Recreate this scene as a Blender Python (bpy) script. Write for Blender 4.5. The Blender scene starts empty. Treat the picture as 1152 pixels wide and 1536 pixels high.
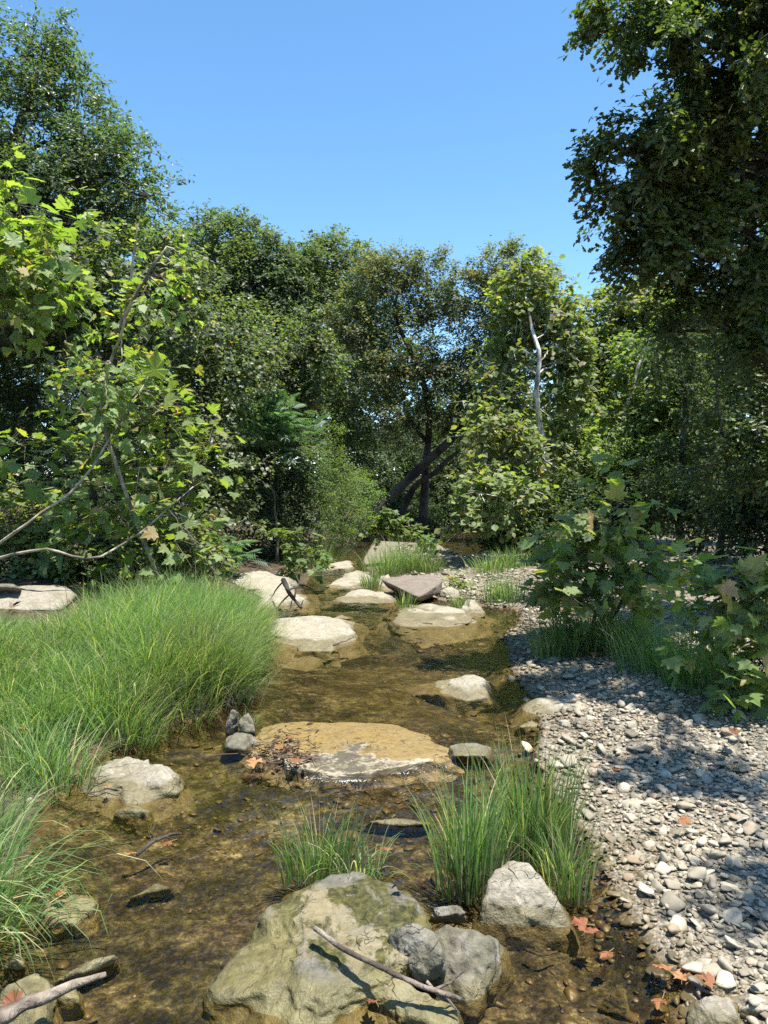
import bpy, bmesh, math, random
import numpy as np
from mathutils import Vector

rng = np.random.default_rng(11)
scene = bpy.context.scene
COL = scene.collection
F = 1120.0            # focal length in pixels of the 1152 x 1536 frame
CAMZ = 1.6
PITCH = math.atan(33 / F)
SUN_AZ, SUN_EL = math.radians(130), math.radians(74)
SUN = np.array([math.sin(SUN_AZ) * math.cos(SUN_EL), math.cos(SUN_AZ) * math.cos(SUN_EL), math.sin(SUN_EL)])

# ------------------------------------------------------------------ placing
def ray(px, py):
    x, u = (px - 576) / F, (768 - py) / F
    c, s = math.cos(PITCH), math.sin(PITCH)
    return np.array([x, c + u * s, -s + u * c])

def at(px, py, z=0.0):
    d = ray(px, py)
    t = (z - CAMZ) / d[2]
    return np.array([0, 0, CAMZ]) + d * t

def atY(px, py, Y):
    d = ray(px, py)
    return np.array([0, 0, CAMZ]) + d * (Y / d[1])

def nrm(v):
    return v / (np.linalg.norm(v, axis=-1, keepdims=True) + 1e-9)

# ------------------------------------------------------------------ noise
def _h(ix, iy, iz, seed):
    n = (ix.astype(np.int64) * 374761393 + iy.astype(np.int64) * 668265263 + iz.astype(np.int64) * 2147483647 + seed * 1274126177) & 0xFFFFFFFF
    n = ((n ^ (n >> 13)) * 1274126177) & 0xFFFFFFFF
    n = ((n ^ (n >> 16)) * 2246822519) & 0xFFFFFFFF
    return ((n ^ (n >> 15)) & 0xFFFFFF) / float(0xFFFFFF)

def vnoise(p, seed=0):
    p = np.asarray(p, dtype=float)
    i = np.floor(p).astype(np.int64)
    f = p - i
    f = f * f * f * (f * (f * 6 - 15) + 10)
    r = 0
    for dx in (0, 1):
        wx = f[:, 0] if dx else 1 - f[:, 0]
        for dy in (0, 1):
            wy = f[:, 1] if dy else 1 - f[:, 1]
            for dz in (0, 1):
                wz = f[:, 2] if dz else 1 - f[:, 2]
                r = r + wx * wy * wz * _h(i[:, 0] + dx, i[:, 1] + dy, i[:, 2] + dz, seed)
    return r * 2 - 1

def fbm(p, octv=4, seed=0, gain=.5):
    a, s, r = 1.0, 1.0, 0
    for k in range(octv):
        r = r + a * vnoise(p * s + 17.3 * k, seed + k)
        a *= gain; s *= 2.03
    return r

# ------------------------------------------------------------------ mesh building
class MB:
    def __init__(s):
        s.v, s.f3, s.f4, s.m3, s.m4, s.at, s.n = [], [], [], [], [], [], 0
    def add(s, v, f, mat=0, at=None):
        v = np.asarray(v, float); f = np.asarray(f, dtype=np.int64)
        if len(v) == 0 or len(f) == 0: return
        if f.shape[1] == 3: s.f3.append(f + s.n); s.m3.append(np.full(len(f), mat))
        else: s.f4.append(f + s.n); s.m4.append(np.full(len(f), mat))
        s.v.append(v); s.n += len(v)
        s.at.append(np.zeros((len(v), 3)) if at is None else at)
    def add2(s, v, f3, f4, mat=0, at=None):
        n0 = s.n
        s.add(v, f3, mat, at)
        f4 = np.asarray(f4, dtype=np.int64)
        if len(f4): s.f4.append(f4 + n0); s.m4.append(np.full(len(f4), mat))
    def mesh(s, name, mats, smooth=False):
        me = bpy.data.meshes.new(name)
        v = np.concatenate(s.v).astype(np.float32)
        loops, starts, mi = [], [], []
        pos = 0
        for fs, ms, k in ((s.f3, s.m3, 3), (s.f4, s.m4, 4)):
            if fs:
                a = np.concatenate(fs); loops.append(a.ravel())
                starts.append(pos + np.arange(len(a)) * k); pos += a.size
                mi.append(np.concatenate(ms))
        loops = np.concatenate(loops).astype(np.int32); starts = np.concatenate(starts).astype(np.int32)
        mi = np.concatenate(mi).astype(np.int32)
        me.vertices.add(len(v)); me.vertices.foreach_set('co', v.ravel())
        me.loops.add(len(loops)); me.loops.foreach_set('vertex_index', loops)
        me.polygons.add(len(starts)); me.polygons.foreach_set('loop_start', starts)
        for m in (mats if isinstance(mats, (list, tuple)) else [mats]): me.materials.append(m)
        me.polygons.foreach_set('material_index', mi)
        a = me.attributes.new('leaf', 'FLOAT_VECTOR', 'POINT')
        a.data.foreach_set('vector', np.concatenate(s.at).astype(np.float32).ravel())
        me.polygons.foreach_set('use_smooth', np.full(len(starts), bool(smooth)))
        me.update(calc_edges=True)
        return me
    def build(s, name, mats, parent=None, smooth=False):
        if not s.v: return None
        return link(name, s.mesh(name, mats, smooth), parent)

def link(name, data, parent=None):
    o = bpy.data.objects.new(name, data); COL.objects.link(o)
    if parent is not None: o.parent = parent
    return o

def tag(o, label=None, cat=None, group=None, kind=None):
    if label: o['label'] = label
    if cat: o['category'] = cat
    if group: o['group'] = group
    if kind: o['kind'] = kind
    return o

def thing(name, label, cat, loc=(0, 0, 0), group=None):
    o = link(name, None)
    o.location = [float(c) for c in loc]
    o.empty_display_size = .2
    bpy.context.view_layer.update()
    return tag(o, label, cat, group)

class Under:
    """builds meshes given in world coordinates under a thing placed at loc"""
    def __init__(s, root): s.r = root; s.off = np.array(root.location)
    def put(s, mb, name, mats, parent=None, smooth=False):
        if not mb.v: return None
        mb.v = [v - s.off for v in mb.v]
        return mb.build(name, mats, parent or s.r, smooth)

# ------------------------------------------------------------------ tubes
def tube(mb, pts, rad, sides=7, mat=0, wob=0, rnd=0.5, cap=True, seed=0):
    pts = np.asarray(pts, float); n = len(pts)
    rad = np.broadcast_to(np.asarray(rad, float), (n,))
    d = nrm(np.gradient(pts, axis=0))
    ref = np.array([0, 0, 1.0]) if abs(d[:, 2]).mean() < .8 else np.array([1.0, 0, 0])
    a = nrm(np.cross(d, ref)); b = np.cross(d, a)
    th = np.linspace(0, 2 * np.pi, sides, endpoint=False)
    off = np.cos(th)[None, :, None] * a[:, None] + np.sin(th)[None, :, None] * b[:, None]
    rr = rad[:, None, None] * np.ones((1, sides, 1))
    v = pts[:, None] + off * rr
    if wob:
        q = v.reshape(-1, 3)
        k = 1 + wob * fbm(q / max(rad.max() * 2.2, 1e-3), 3, seed)
        v = pts[:, None] + off * rr * k.reshape(n, sides, 1)
    v = v.reshape(-1, 3)
    i = np.arange(n - 1)[:, None] * sides; j = np.arange(sides)[None]; j2 = (j + 1) % sides
    f = np.stack([i + j, i + j2, i + sides + j2, i + sides + j], -1).reshape(-1, 4)
    at = np.zeros((len(v), 3)); at[:, 2] = rnd
    at[:, 1] = np.repeat(np.linspace(0, 1, n), sides)
    caps = []
    if cap:
        vv = np.vstack([v, pts[:1], pts[-1:]]); at = np.vstack([at, at[:1], at[-1:]])
        c0, c1 = n * sides, n * sides + 1
        jj = np.arange(sides)
        caps = np.vstack([np.stack([np.full(sides, c0), (jj + 1) % sides, jj], -1),
                          np.stack([np.full(sides, c1), (n - 1) * sides + jj, (n - 1) * sides + (jj + 1) % sides], -1)])
        mb.add2(vv, caps, f, mat, at)
    else:
        mb.add(v, f, mat, at)

def curve(pts, n=14, wob=0.0, seed=0):
    """Catmull-Rom through pts, resampled, with a little wander"""
    P = np.asarray(pts, float)
    if len(P) == 2: P = np.vstack([P[0], (P[0] + P[1]) / 2, P[1]])
    Q = np.vstack([2 * P[0] - P[1], P, 2 * P[-1] - P[-2]])
    out = []
    m = len(P) - 1
    for t in np.linspace(0, m - 1e-6, n):
        k = int(t); u = t - k
        p0, p1, p2, p3 = Q[k], Q[k + 1], Q[k + 2], Q[k + 3]
        out.append(.5 * (2 * p1 + (p2 - p0) * u + (2 * p0 - 5 * p1 + 4 * p2 - p3) * u * u + (3 * p1 - p0 - 3 * p2 + p3) * u ** 3))
    out = np.array(out)
    if wob:
        L = np.linalg.norm(P[-1] - P[0])
        t = np.linspace(0, 1, n)
        env = np.sin(np.pi * t)[:, None]
        w = np.stack([fbm(np.stack([t * 5, np.full(n, s * 3.7 + seed), t * 0], -1), 2, seed + s) for s in range(3)], -1)
        out = out + w * wob * L * env
    return out

def prisms(mb, A, B, ra, rb, mat=0):
    """many thin three-sided twigs from A to B"""
    A = np.asarray(A); B = np.asarray(B); n = len(A)
    if n == 0: return
    d = nrm(B - A); ref = np.where(np.abs(d[:, 2:3]) < .8, [[0, 0, 1.0]], [[1.0, 0, 0]])
    a = nrm(np.cross(d, ref)); b = np.cross(d, a)
    V = []
    for P, r in ((A, ra), (B, rb)):
        for k in range(3):
            th = 2 * np.pi * k / 3
            V.append(P + (np.cos(th) * a + np.sin(th) * b) * np.reshape(r, (-1, 1)))
    V = np.stack(V, 1)
    base = np.arange(n)[:, None, None] * 6
    f = np.array([[0, 1, 4, 3], [1, 2, 5, 4], [2, 0, 3, 5]])[None] + base
    mb.add(V.reshape(-1, 3), f.reshape(-1, 4), mat, np.tile([0, 0, .5], (n * 6, 1)))

# ------------------------------------------------------------------ leaf shapes (x across, y along, z up)
def T_leaf(w=.42, fold=.10, droop=.12):
    v = np.array([[0, 0, 0], [-w * .5 * .8, .3, fold], [-w * .5, .58, fold * .8 - droop * .3], [0, 1, -droop], [w * .5, .58, fold * .8 - droop * .3], [w * .5 * .8, .3, fold], [0, .45, 0]])
    f = np.array([[0, 6, 1], [1, 6, 2], [2, 6, 3], [3, 6, 4], [4, 6, 5], [5, 6, 0]])
    return v, f
def T_far(w=.55, fold=.10):
    v = np.array([[0, 0, 0], [-w * .5, .5, fold], [0, 1, -.06], [w * .5, .5, fold]])
    return v, np.array([[0, 2, 1], [0, 3, 2]])
def T_oak():
    half = [(.03, .05), (.10, .22), (.07, .30), (.24, .46), (.13, .54), (.33, .74), (.18, .80), (.14, .97)]
    o = [(0, 0)] + half + [(0, 1.0)] + [(-x, y) for x, y in half[::-1]]
    v = np.array([(x, y, abs(x) * .25 - .10 * y * y) for x, y in o] + [(0, .42, -.03)])
    n = len(o)
    f = np.array([[n, i, (i + 1) % n] for i in range(n)])
    return v, f
def T_syc(teeth=True):
    pts = [(0, 0), (.16, -.06), (.30, -.04), (.46, -.02), (.40, .08), (.50, .20), (.56, .34), (.40, .34), (.30, .38), (.36, .52), (.34, .66), (.22, .62), (.15, .72), (.08, .86), (0, 1.0)]
    o = pts + [(-x, y) for x, y in pts[-2:0:-1]]
    v = []
    for x, y in o:
        r = math.hypot(x, y - .2)
        v.append((x, y, .10 * abs(x) - .22 * r * r))
    v.append((0, .22, -.02))
    n = len(o)
    f = np.array([[n, i, (i + 1) % n] for i in range(n)])
    return np.array(v), f
def T_frond(pairs=9, leaflet=.26, wid=.30):
    lv, lf = T_far(wid, .05)
    V, Fc = [], []
    def putl(px, py, ang, s):
        c, sn = math.cos(ang), math.sin(ang)
        q = lv * s
        r = np.stack([q[:, 0] * c + q[:, 1] * sn + px, -q[:, 0] * sn + q[:, 1] * c + py, q[:, 2]], -1)
        r[:, 2] -= .35 * (r[:, 1] ** 2) + .3 * np.abs(r[:, 0])
        Fc.append(lf + len(V) * 4); V.append(r)
    for k in range(pairs):
        t = .14 + .82 * k / pairs
        s = leaflet * (.6 + .7 * math.sin(math.pi * (.15 + .75 * t)))
        for sg in (1, -1): putl(0, t, sg * 1.15, s)
    putl(0, .95, 0, leaflet * .8)
    # rachis
    r = np.array([[-.008, 0, 0], [.008, 0, 0], [.004, 1, -.35], [-.004, 1, -.35]])
    Fc.append(np.array([[0, 1, 2], [0, 2, 3]]) + len(V) * 4); V.append(r)
    return np.concatenate(V), np.concatenate(Fc)

def place(mb, tmpl, pos, along, normal, size, mat=0, seed=0, jit=None):
    """many copies of a leaf shape"""
    tv, tf = tmpl
    pos = np.asarray(pos); n = len(pos)
    if n == 0: return
    y = nrm(along); z = normal - (normal * y).sum(-1, keepdims=True) * y; z = nrm(z); x = np.cross(y, z)
    size = np.broadcast_to(np.asarray(size, float), (n,))[:, None, None]
    zs = np.ones((n, 1, 1)) if jit is None else np.reshape(jit, (n, 1, 1))
    V = pos[:, None] + size * (tv[None, :, 0:1] * x[:, None] + tv[None, :, 1:2] * y[:, None] + zs * tv[None, :, 2:3] * z[:, None])
    Fc = tf[None] + (np.arange(n) * len(tv))[:, None, None]
    r = np.random.default_rng(seed + 5).random(n)
    a = np.empty((n, len(tv), 3)); a[:, :, 0] = tv[None, :, 0]; a[:, :, 1] = tv[None, :, 1]; a[:, :, 2] = r[:, None]
    mb.add(V.reshape(-1, 3), Fc.reshape(-1, tf.shape[1]), mat, a.reshape(-1, 3))

# ------------------------------------------------------------------ materials
def newmat(name):
    m = bpy.data.materials.new(name); m.use_nodes = True
    nt = m.node_tree; nt.nodes.clear()
    return m, nt, nt.nodes, nt.links
def N(nt, t, **kw):
    n = nt.nodes.new(t)
    for k, v in kw.items():
        if k.startswith('i_'):
            key = k[2:]; key = int(key) if key.isdigit() else key.replace('_', ' ')
            n.inputs[key].default_value = v
        else: setattr(n, k, v)
    return n
def ramp(nt, stops, interp='LINEAR'):
    r = nt.nodes.new('ShaderNodeValToRGB'); cr = r.color_ramp; cr.interpolation = interp
    while len(cr.elements) > 1: cr.elements.remove(cr.elements[-1])
    cr.elements[0].position = stops[0][0]; cr.elements[0].color = (*stops[0][1], 1)
    for p, c in stops[1:]:
        e = cr.elements.new(p); e.color = (*c, 1)
    return r
def mixc(nt, fac, a, b, blend='MIX'):
    m = nt.nodes.new('ShaderNodeMix'); m.data_type = 'RGBA'; m.blend_type = blend
    for idx, val in ((0, fac), (6, a), (7, b)):
        if hasattr(val, 'is_linked'): nt.links.new(val, m.inputs[idx])
        elif isinstance(val, (tuple, list)): m.inputs[idx].default_value = (*val, 1)
        else: m.inputs[idx].default_value = val
    return m.outputs[2]
def math_(nt, op, a, b=None, c=None):
    m = nt.nodes.new('ShaderNodeMath'); m.operation = op
    for i, val in enumerate((a, b, c)):
        if val is None: continue
        if hasattr(val, 'is_linked'): nt.links.new(val, m.inputs[i])
        else: m.inputs[i].default_value = val
    return m.outputs[0]
def noise(nt, scale, detail=3, rough=.55, vec=None, dist=0):
    n = N(nt, 'ShaderNodeTexNoise'); n.inputs['Scale'].default_value = scale; n.inputs['Detail'].default_value = detail
    n.inputs['Roughness'].default_value = rough; n.inputs['Distortion'].default_value = dist
    if vec is None: vec = N(nt, 'ShaderNodeNewGeometry').outputs['Position']
    nt.links.new(vec, n.inputs['Vector'])
    return n.outputs['Fac']
def smooth(nt, v, lo, hi, a=0.0, b=1.0):
    m = N(nt, 'ShaderNodeMapRange', interpolation_type='SMOOTHSTEP')
    nt.links.new(v, m.inputs[0])
    for i, x in zip((1, 2, 3, 4), (lo, hi, a, b)): m.inputs[i].default_value = x
    return m.outputs[0]

def leafmat(name, stops, trans=.46, tcol=(1.25, 1.45, .5), rough=.42, spec=.5, veins=False, gain=1.8):
    stops = [(p, tuple(min(c * gain, .6) for c in q)) for p, q in stops]; trans = min(trans * 1.25, .55); tcol = (tcol[0] * 1.12, tcol[1] * 1.12, tcol[2]); rough += .06; spec *= .8
    m, nt, nd, lk = newmat(name)
    at_ = N(nt, 'ShaderNodeAttribute', attribute_name='leaf')
    sep = N(nt, 'ShaderNodeSeparateXYZ'); lk.new(at_.outputs['Vector'], sep.inputs[0])
    r = ramp(nt, stops); lk.new(sep.outputs[2], r.inputs[0])
    col = r.outputs[0]
    big = noise(nt, .9, 2)
    hs = N(nt, 'ShaderNodeHueSaturation'); lk.new(col, hs.inputs['Color'])
    lk.new(smooth(nt, big, .3, .7, .485, .515), hs.inputs['Hue']); lk.new(smooth(nt, big, .3, .7, .85, 1.15), hs.inputs['Value'])
    hs.inputs['Saturation'].default_value = .84
    col = hs.outputs[0]
    if veins:
        ang = math_(nt, 'ABSOLUTE', math_(nt, 'ARCTAN2', sep.outputs[0], math_(nt, 'ADD', sep.outputs[1], .02)))
        k = math_(nt, 'PINGPONG', ang, .36)
        line = math_(nt, 'LESS_THAN', k, .035)
        col = mixc(nt, math_(nt, 'MULTIPLY', line, .45), col, (.20, .25, .08))
        g = N(nt, 'ShaderNodeNewGeometry')
    p = N(nt, 'ShaderNodeBsdfPrincipled'); lk.new(col, p.inputs['Base Color'])
    p.inputs['Roughness'].default_value = rough; p.inputs['Specular IOR Level'].default_value = spec
    t = N(nt, 'ShaderNodeBsdfTranslucent')
    tc = mixc(nt, 1.0, col, tcol, 'MULTIPLY'); lk.new(tc, t.inputs['Color'])
    mx = N(nt, 'ShaderNodeMixShader'); mx.inputs[0].default_value = trans
    lk.new(p.outputs[0], mx.inputs[1]); lk.new(t.outputs[0], mx.inputs[2])
    out = N(nt, 'ShaderNodeOutputMaterial'); lk.new(mx.outputs[0], out.inputs[0])
    return m

def barkmat(name, a, b, scale=6, bump=.6, stretch=4):
    m, nt, nd, lk = newmat(name)
    g = N(nt, 'ShaderNodeNewGeometry')
    mp = N(nt, 'ShaderNodeMapping'); mp.inputs['Scale'].default_value = (stretch, stretch, 1); lk.new(g.outputs['Position'], mp.inputs[0])
    n1 = noise(nt, scale, 5, .65, mp.outputs[0], .6)
    n2 = noise(nt, scale * .35, 2, .5)
    r = ramp(nt, [(.32, a), (.62, b)]); lk.new(n1, r.inputs[0])
    col = mixc(nt, smooth(nt, n2, .42, .62), r.outputs[0], tuple(c * .6 for c in a))
    p = N(nt, 'ShaderNodeBsdfPrincipled'); lk.new(col, p.inputs['Base Color']); p.inputs['Roughness'].default_value = .9
    bp = N(nt, 'ShaderNodeBump'); bp.inputs['Strength'].default_value = bump; bp.inputs['Distance'].default_value = .03
    lk.new(n1, bp.inputs['Height']); lk.new(bp.outputs[0], p.inputs['Normal'])
    out = N(nt, 'ShaderNodeOutputMaterial'); lk.new(p.outputs[0], out.inputs[0])
    return m

def rockmat(name, light=(.28, .25, .195), mid=(.185, .16, .115), dark=(.13, .11, .07), wet=.03, wetcol=(.115, .096, .045), moss=0.0, moss_from=.1, yellow=.0, scale=1.0, crust=None):
    m, nt, nd, lk = newmat(name)
    g = N(nt, 'ShaderNodeNewGeometry')
    sp = N(nt, 'ShaderNodeSeparateXYZ'); lk.new(g.outputs['Position'], sp.inputs[0])
    n1 = noise(nt, 7 * scale, 6, .62); n2 = noise(nt, 38 * scale, 4, .65); n3 = noise(nt, 2.6 * scale, 3, .5); n4 = noise(nt, 110 * scale, 2, .6)
    r = ramp(nt, [(.30, dark), (.43, mid), (.60, light), (.8, tuple(min(1, c * 1.12) for c in light))])
    s = math_(nt, 'ADD', math_(nt, 'MULTIPLY', n1, .55), math_(nt, 'MULTIPLY', n2, .45)); lk.new(s, r.inputs[0])
    col = r.outputs[0]
    # cracks and bedding lines
    cv = N(nt, 'ShaderNodeVectorMath', operation='ADD'); cn = N(nt, 'ShaderNodeTexNoise'); cn.inputs['Scale'].default_value = 5; cn.inputs['Detail'].default_value = 4; lk.new(g.outputs['Position'], cn.inputs['Vector'])
    cs = N(nt, 'ShaderNodeVectorMath', operation='SCALE'); cs.inputs['Scale'].default_value = .35; lk.new(cn.outputs['Color'], cs.inputs[0]); lk.new(g.outputs['Position'], cv.inputs[0]); lk.new(cs.outputs[0], cv.inputs[1])
    vc = N(nt, 'ShaderNodeTexVoronoi', feature='DISTANCE_TO_EDGE'); vc.inputs['Scale'].default_value = 5.5; lk.new(cv.outputs[0], vc.inputs['Vector'])
    crk = math_(nt, 'MULTIPLY', smooth(nt, vc.outputs['Distance'], .0, .016, 1, 0), smooth(nt, n1, .50, .60))
    col = mixc(nt, math_(nt, 'MULTIPLY', crk, .32), col, tuple(c * .5 for c in dark))
    # pale lichen
    col = mixc(nt, smooth(nt, noise(nt, 21, 3, .6, None, .6), .60, .66, 0, .45), col, tuple(min(1, c * 1.35) for c in light))
    # pits and specks
    col = mixc(nt, smooth(nt, n4, .62, .70, 0, .55), col, dark)
    if yellow: col = mixc(nt, smooth(nt, n3, .48, .68, 0, yellow), col, (.36, .27, .10))
    if moss:
        nz = N(nt, 'ShaderNodeSeparateXYZ'); lk.new(g.outputs['Normal'], nz.inputs[0])
        mf = math_(nt, 'MULTIPLY', smooth(nt, math_(nt, 'ADD', noise(nt, 6.5, 6, .72, None, .5), math_(nt, 'MULTIPLY', smooth(nt, sp.outputs[2], moss_from, moss_from + .1), .06)), .475, .565), moss)
        mc = ramp(nt, [(.35, (.016, .017, .004)), (.52, (.055, .052, .011)), (.7, (.11, .10, .026))]); lk.new(n2, mc.inputs[0])
        col = mixc(nt, mf, col, mc.outputs[0])
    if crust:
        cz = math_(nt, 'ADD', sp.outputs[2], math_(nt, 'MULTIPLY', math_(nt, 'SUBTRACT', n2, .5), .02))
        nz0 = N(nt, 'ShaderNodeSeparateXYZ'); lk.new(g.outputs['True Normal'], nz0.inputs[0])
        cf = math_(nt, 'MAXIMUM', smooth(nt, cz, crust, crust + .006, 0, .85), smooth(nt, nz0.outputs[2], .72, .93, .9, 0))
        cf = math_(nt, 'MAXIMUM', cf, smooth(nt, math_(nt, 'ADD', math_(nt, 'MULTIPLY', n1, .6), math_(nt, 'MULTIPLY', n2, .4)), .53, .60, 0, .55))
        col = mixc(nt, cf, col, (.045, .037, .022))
    # wet, algae stained foot
    zz = math_(nt, 'SUBTRACT', sp.outputs[2], math_(nt, 'MULTIPLY', math_(nt, 'SUBTRACT', n3, .5), .10))
    wf = smooth(nt, zz, wet, wet + .022, 1, 0)
    wc = ramp(nt, [(.3, tuple(c * .45 for c in wetcol)), (.5, wetcol), (.7, tuple(c * 1.7 for c in wetcol))]); lk.new(s, wc.inputs[0])
    col = mixc(nt, math_(nt, 'MULTIPLY', wf, .85), col, wc.outputs[0])
    p = N(nt, 'ShaderNodeBsdfPrincipled'); lk.new(col, p.inputs['Base Color'])
    mr = N(nt, 'ShaderNodeMapRange'); lk.new(wf, mr.inputs[0]); mr.inputs[3].default_value = .88; mr.inputs[4].default_value = .5; lk.new(mr.outputs[0], p.inputs['Roughness'])
    p.inputs['Specular IOR Level'].default_value = .3
    bp = N(nt, 'ShaderNodeBump'); bp.inputs['Strength'].default_value = .8; bp.inputs['Distance'].default_value = .012
    h = math_(nt, 'ADD', math_(nt, 'SUBTRACT', math_(nt, 'MULTIPLY', n1, 1.5), crk), math_(nt, 'ADD', n2, math_(nt, 'MULTIPLY', n4, .35)))
    lk.new(h, bp.inputs['Height']); lk.new(bp.outputs[0], p.inputs['Normal'])
    out = N(nt, 'ShaderNodeOutputMaterial'); lk.new(p.outputs[0], out.inputs[0])
    return m

def pebblemat(name):
    m, nt, nd, lk = newmat(name)
    at_ = N(nt, 'ShaderNodeAttribute', attribute_name='leaf')
    sep = N(nt, 'ShaderNodeSeparateXYZ'); lk.new(at_.outputs['Vector'], sep.inputs[0])
    oi = N(nt, 'ShaderNodeObjectInfo')
    g = N(nt, 'ShaderNodeNewGeometry')
    sp = N(nt, 'ShaderNodeSeparateXYZ'); lk.new(g.outputs['Position'], sp.inputs[0])
    # shared pebble meshes carry 0 in the attribute and take the object's own random number
    rv = math_(nt, 'FRACT', math_(nt, 'ADD', sep.outputs[2], oi.outputs['Random']))
    r = ramp(nt, [(0, (.14, .118, .082)), (.2, (.25, .215, .155)), (.5, (.34, .295, .22)), (.8, (.44, .385, .29)), (.93, (.30, .21, .135)), (1, (.17, .14, .10))]); lk.new(rv, r.inputs[0])
    n1 = noise(nt, 45, 4, .6); n2 = noise(nt, 160, 2)
    col = mixc(nt, smooth(nt, n1, .42, .62, 0, .5), r.outputs[0], (.22, .195, .145))
    col = mixc(nt, smooth(nt, n2, .6, .72, 0, .4), col, (.12, .10, .07))
    nn = noise(nt, 1.7, 3)
    zz = math_(nt, 'SUBTRACT', sp.outputs[2], math_(nt, 'ADD', math_(nt, 'MULTIPLY', nn, .06), sep.outputs[0]))
    wf = smooth(nt, zz, -.015, .03, 1, 0)
    wc = mixc(nt, n1, mixc(nt, 1.0, r.outputs[0], (.26, .21, .11), 'MULTIPLY'), (.085, .062, .028))
    col = mixc(nt, wf, col, wc)
    p = N(nt, 'ShaderNodeBsdfPrincipled'); lk.new(col, p.inputs['Base Color'])
    mr = N(nt, 'ShaderNodeMapRange'); lk.new(wf, mr.inputs[0]); mr.inputs[3].default_value = .85; mr.inputs[4].default_value = .4; lk.new(mr.outputs[0], p.inputs['Roughness'])
    p.inputs['Specular IOR Level'].default_value = .3
    bp = N(nt, 'ShaderNodeBump'); bp.inputs['Strength'].default_value = .5; bp.inputs['Distance'].default_value = .006
    lk.new(n1, bp.inputs['Height']); lk.new(bp.outputs[0], p.inputs['Normal'])
    out = N(nt, 'ShaderNodeOutputMaterial'); lk.new(p.outputs[0], out.inputs[0])
    return m

M = {}
M['elm'] = leafmat('elm_leaf', [(0, (.030, .055, .020)), (.5, (.052, .085, .030)), (.9, (.085, .115, .045)), (1, (.13, .12, .05))], .40, (1.3, 1.5, .55), .36, .8, gain=1.4)
M['vine'] = leafmat('vine_leaf', [(0, (.035, .055, .018)), (.5, (.06, .088, .03)), (.85, (.10, .125, .05)), (.95, (.15, .15, .07)), (1, (.16, .10, .05))], .42, (1.3, 1.45, .5), .38, .8, gain=1.6)
M['ash'] = leafmat('ash_leaf', [(0, (.036, .054, .022)), (.6, (.066, .088, .034)), (1, (.10, .12, .045))], .42, (1.25, 1.45, .6), .42, .6, gain=1.6)
M['oak'] = leafmat('brown_oak_leaf', [(0, (.046, .068, .024)), (.5, (.076, .098, .036)), (.85, (.11, .12, .046)), (1, (.15, .11, .045))], .40, (1.3, 1.3, .5), .42, .55)
M['dkoak'] = leafmat('dark_oak_leaf', [(0, (.022, .040, .010)), (.6, (.042, .066, .016)), (.92, (.07, .09, .024)), (1, (.13, .11, .03))], .34, (1.35, 1.45, .4), .36, .6, gain=1.7)
M['syc'] = leafmat('sycamore_leaf', [(0, (.060, .095, .022)), (.5, (.085, .125, .030)), (.85, (.12, .15, .04)), (.94, (.17, .15, .035)), (1, (.20, .12, .04))], .42, (1.3, 1.4, .35), .42, .5, True, gain=2.1)
M['syctree'] = leafmat('pale_sycamore_leaf', [(0, (.062, .090, .024)), (.5, (.095, .125, .035)), (.85, (.135, .155, .05)), (1, (.17, .13, .06))], .42, (1.3, 1.35, .4), .45, .4)
M['light'] = leafmat('bright_green_leaf', [(0, (.045, .08, .018)), (.5, (.07, .11, .026)), (1, (.11, .14, .04))], .42, (1.3, 1.4, .4), .45, .4)
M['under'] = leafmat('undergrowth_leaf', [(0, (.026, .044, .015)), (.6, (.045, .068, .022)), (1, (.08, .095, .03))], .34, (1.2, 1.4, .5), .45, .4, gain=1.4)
M['frond'] = leafmat('frond_leaf', [(0, (.034, .068, .032)), (.6, (.055, .10, .046)), (1, (.08, .125, .055))], .36, (1.1, 1.4, .6), .45, .5)
M['grass'] = leafmat('grass_blade', [(0, (.040, .072, .016)), (.5, (.064, .104, .024)), (.86, (.09, .13, .036)), (.93, (.20, .18, .08)), (1, (.26, .20, .11))], .42, (1.2, 1.4, .5), .45, .4, gain=2.3)
M['dry'] = leafmat('dry_grass_blade', [(0, (.11, .075, .045)), (.5, (.18, .13, .08)), (1, (.26, .20, .12))], .3, (1, 1, .8), .7, .2, gain=.8)
M['dead'] = leafmat('dead_sycamore_leaf', [(0, (.22, .06, .012)), (.5, (.42, .13, .018)), (.8, (.55, .21, .04)), (1, (.36, .17, .06))], .25, (1.2, .9, .5), .6, .3, True, gain=.75)
M['black'] = leafmat('black_leaf_shape', [(0, (.015, .014, .010)), (1, (.03, .026, .018))], .05, (1, 1, 1), .6, .3, gain=.7)  # near-black colour for the two small leaf shapes on the boulder
M['brown_litter'] = leafmat('leaf_litter', [(0, (.06, .035, .02)), (.5, (.13, .075, .04)), (.8, (.22, .12, .06)), (1, (.28, .20, .13))], .15, (1, .9, .7), .75, .2, gain=.75)
M['bark'] = barkmat('dark_bark', (.022, .017, .012), (.075, .060, .045), 7)
M['paleb'] = barkmat('pale_sycamore_bark', (.20, .165, .12), (.80, .76, .68), 5, .5, 2)
M['greyb'] = barkmat('grey_brown_bark', (.06, .048, .035), (.16, .135, .105), 8)
M['drift'] = barkmat('weathered_driftwood', (.09, .065, .045), (.30, .245, .185), 14, .8, 1.5)
M['stem'] = barkmat('tan_sapling_stem', (.20, .165, .11), (.46, .40, .29), 10, .3, 2)
M['rock'] = rockmat('pale_limestone', wet=.05)
M['rockup'] = rockmat('pale_limestone_upstream', (.31, .28, .215), (.22, .192, .137), (.10, .08, .055), wet=.06, wetcol=(.135, .112, .055))
M['moss'] = rockmat('mossy_boulder_stone', (.150, .141, .116), (.096, .088, .065), (.032, .027, .017), wet=.065, wetcol=(.115, .098, .036), moss=.95, moss_from=.08, yellow=.3)
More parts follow.
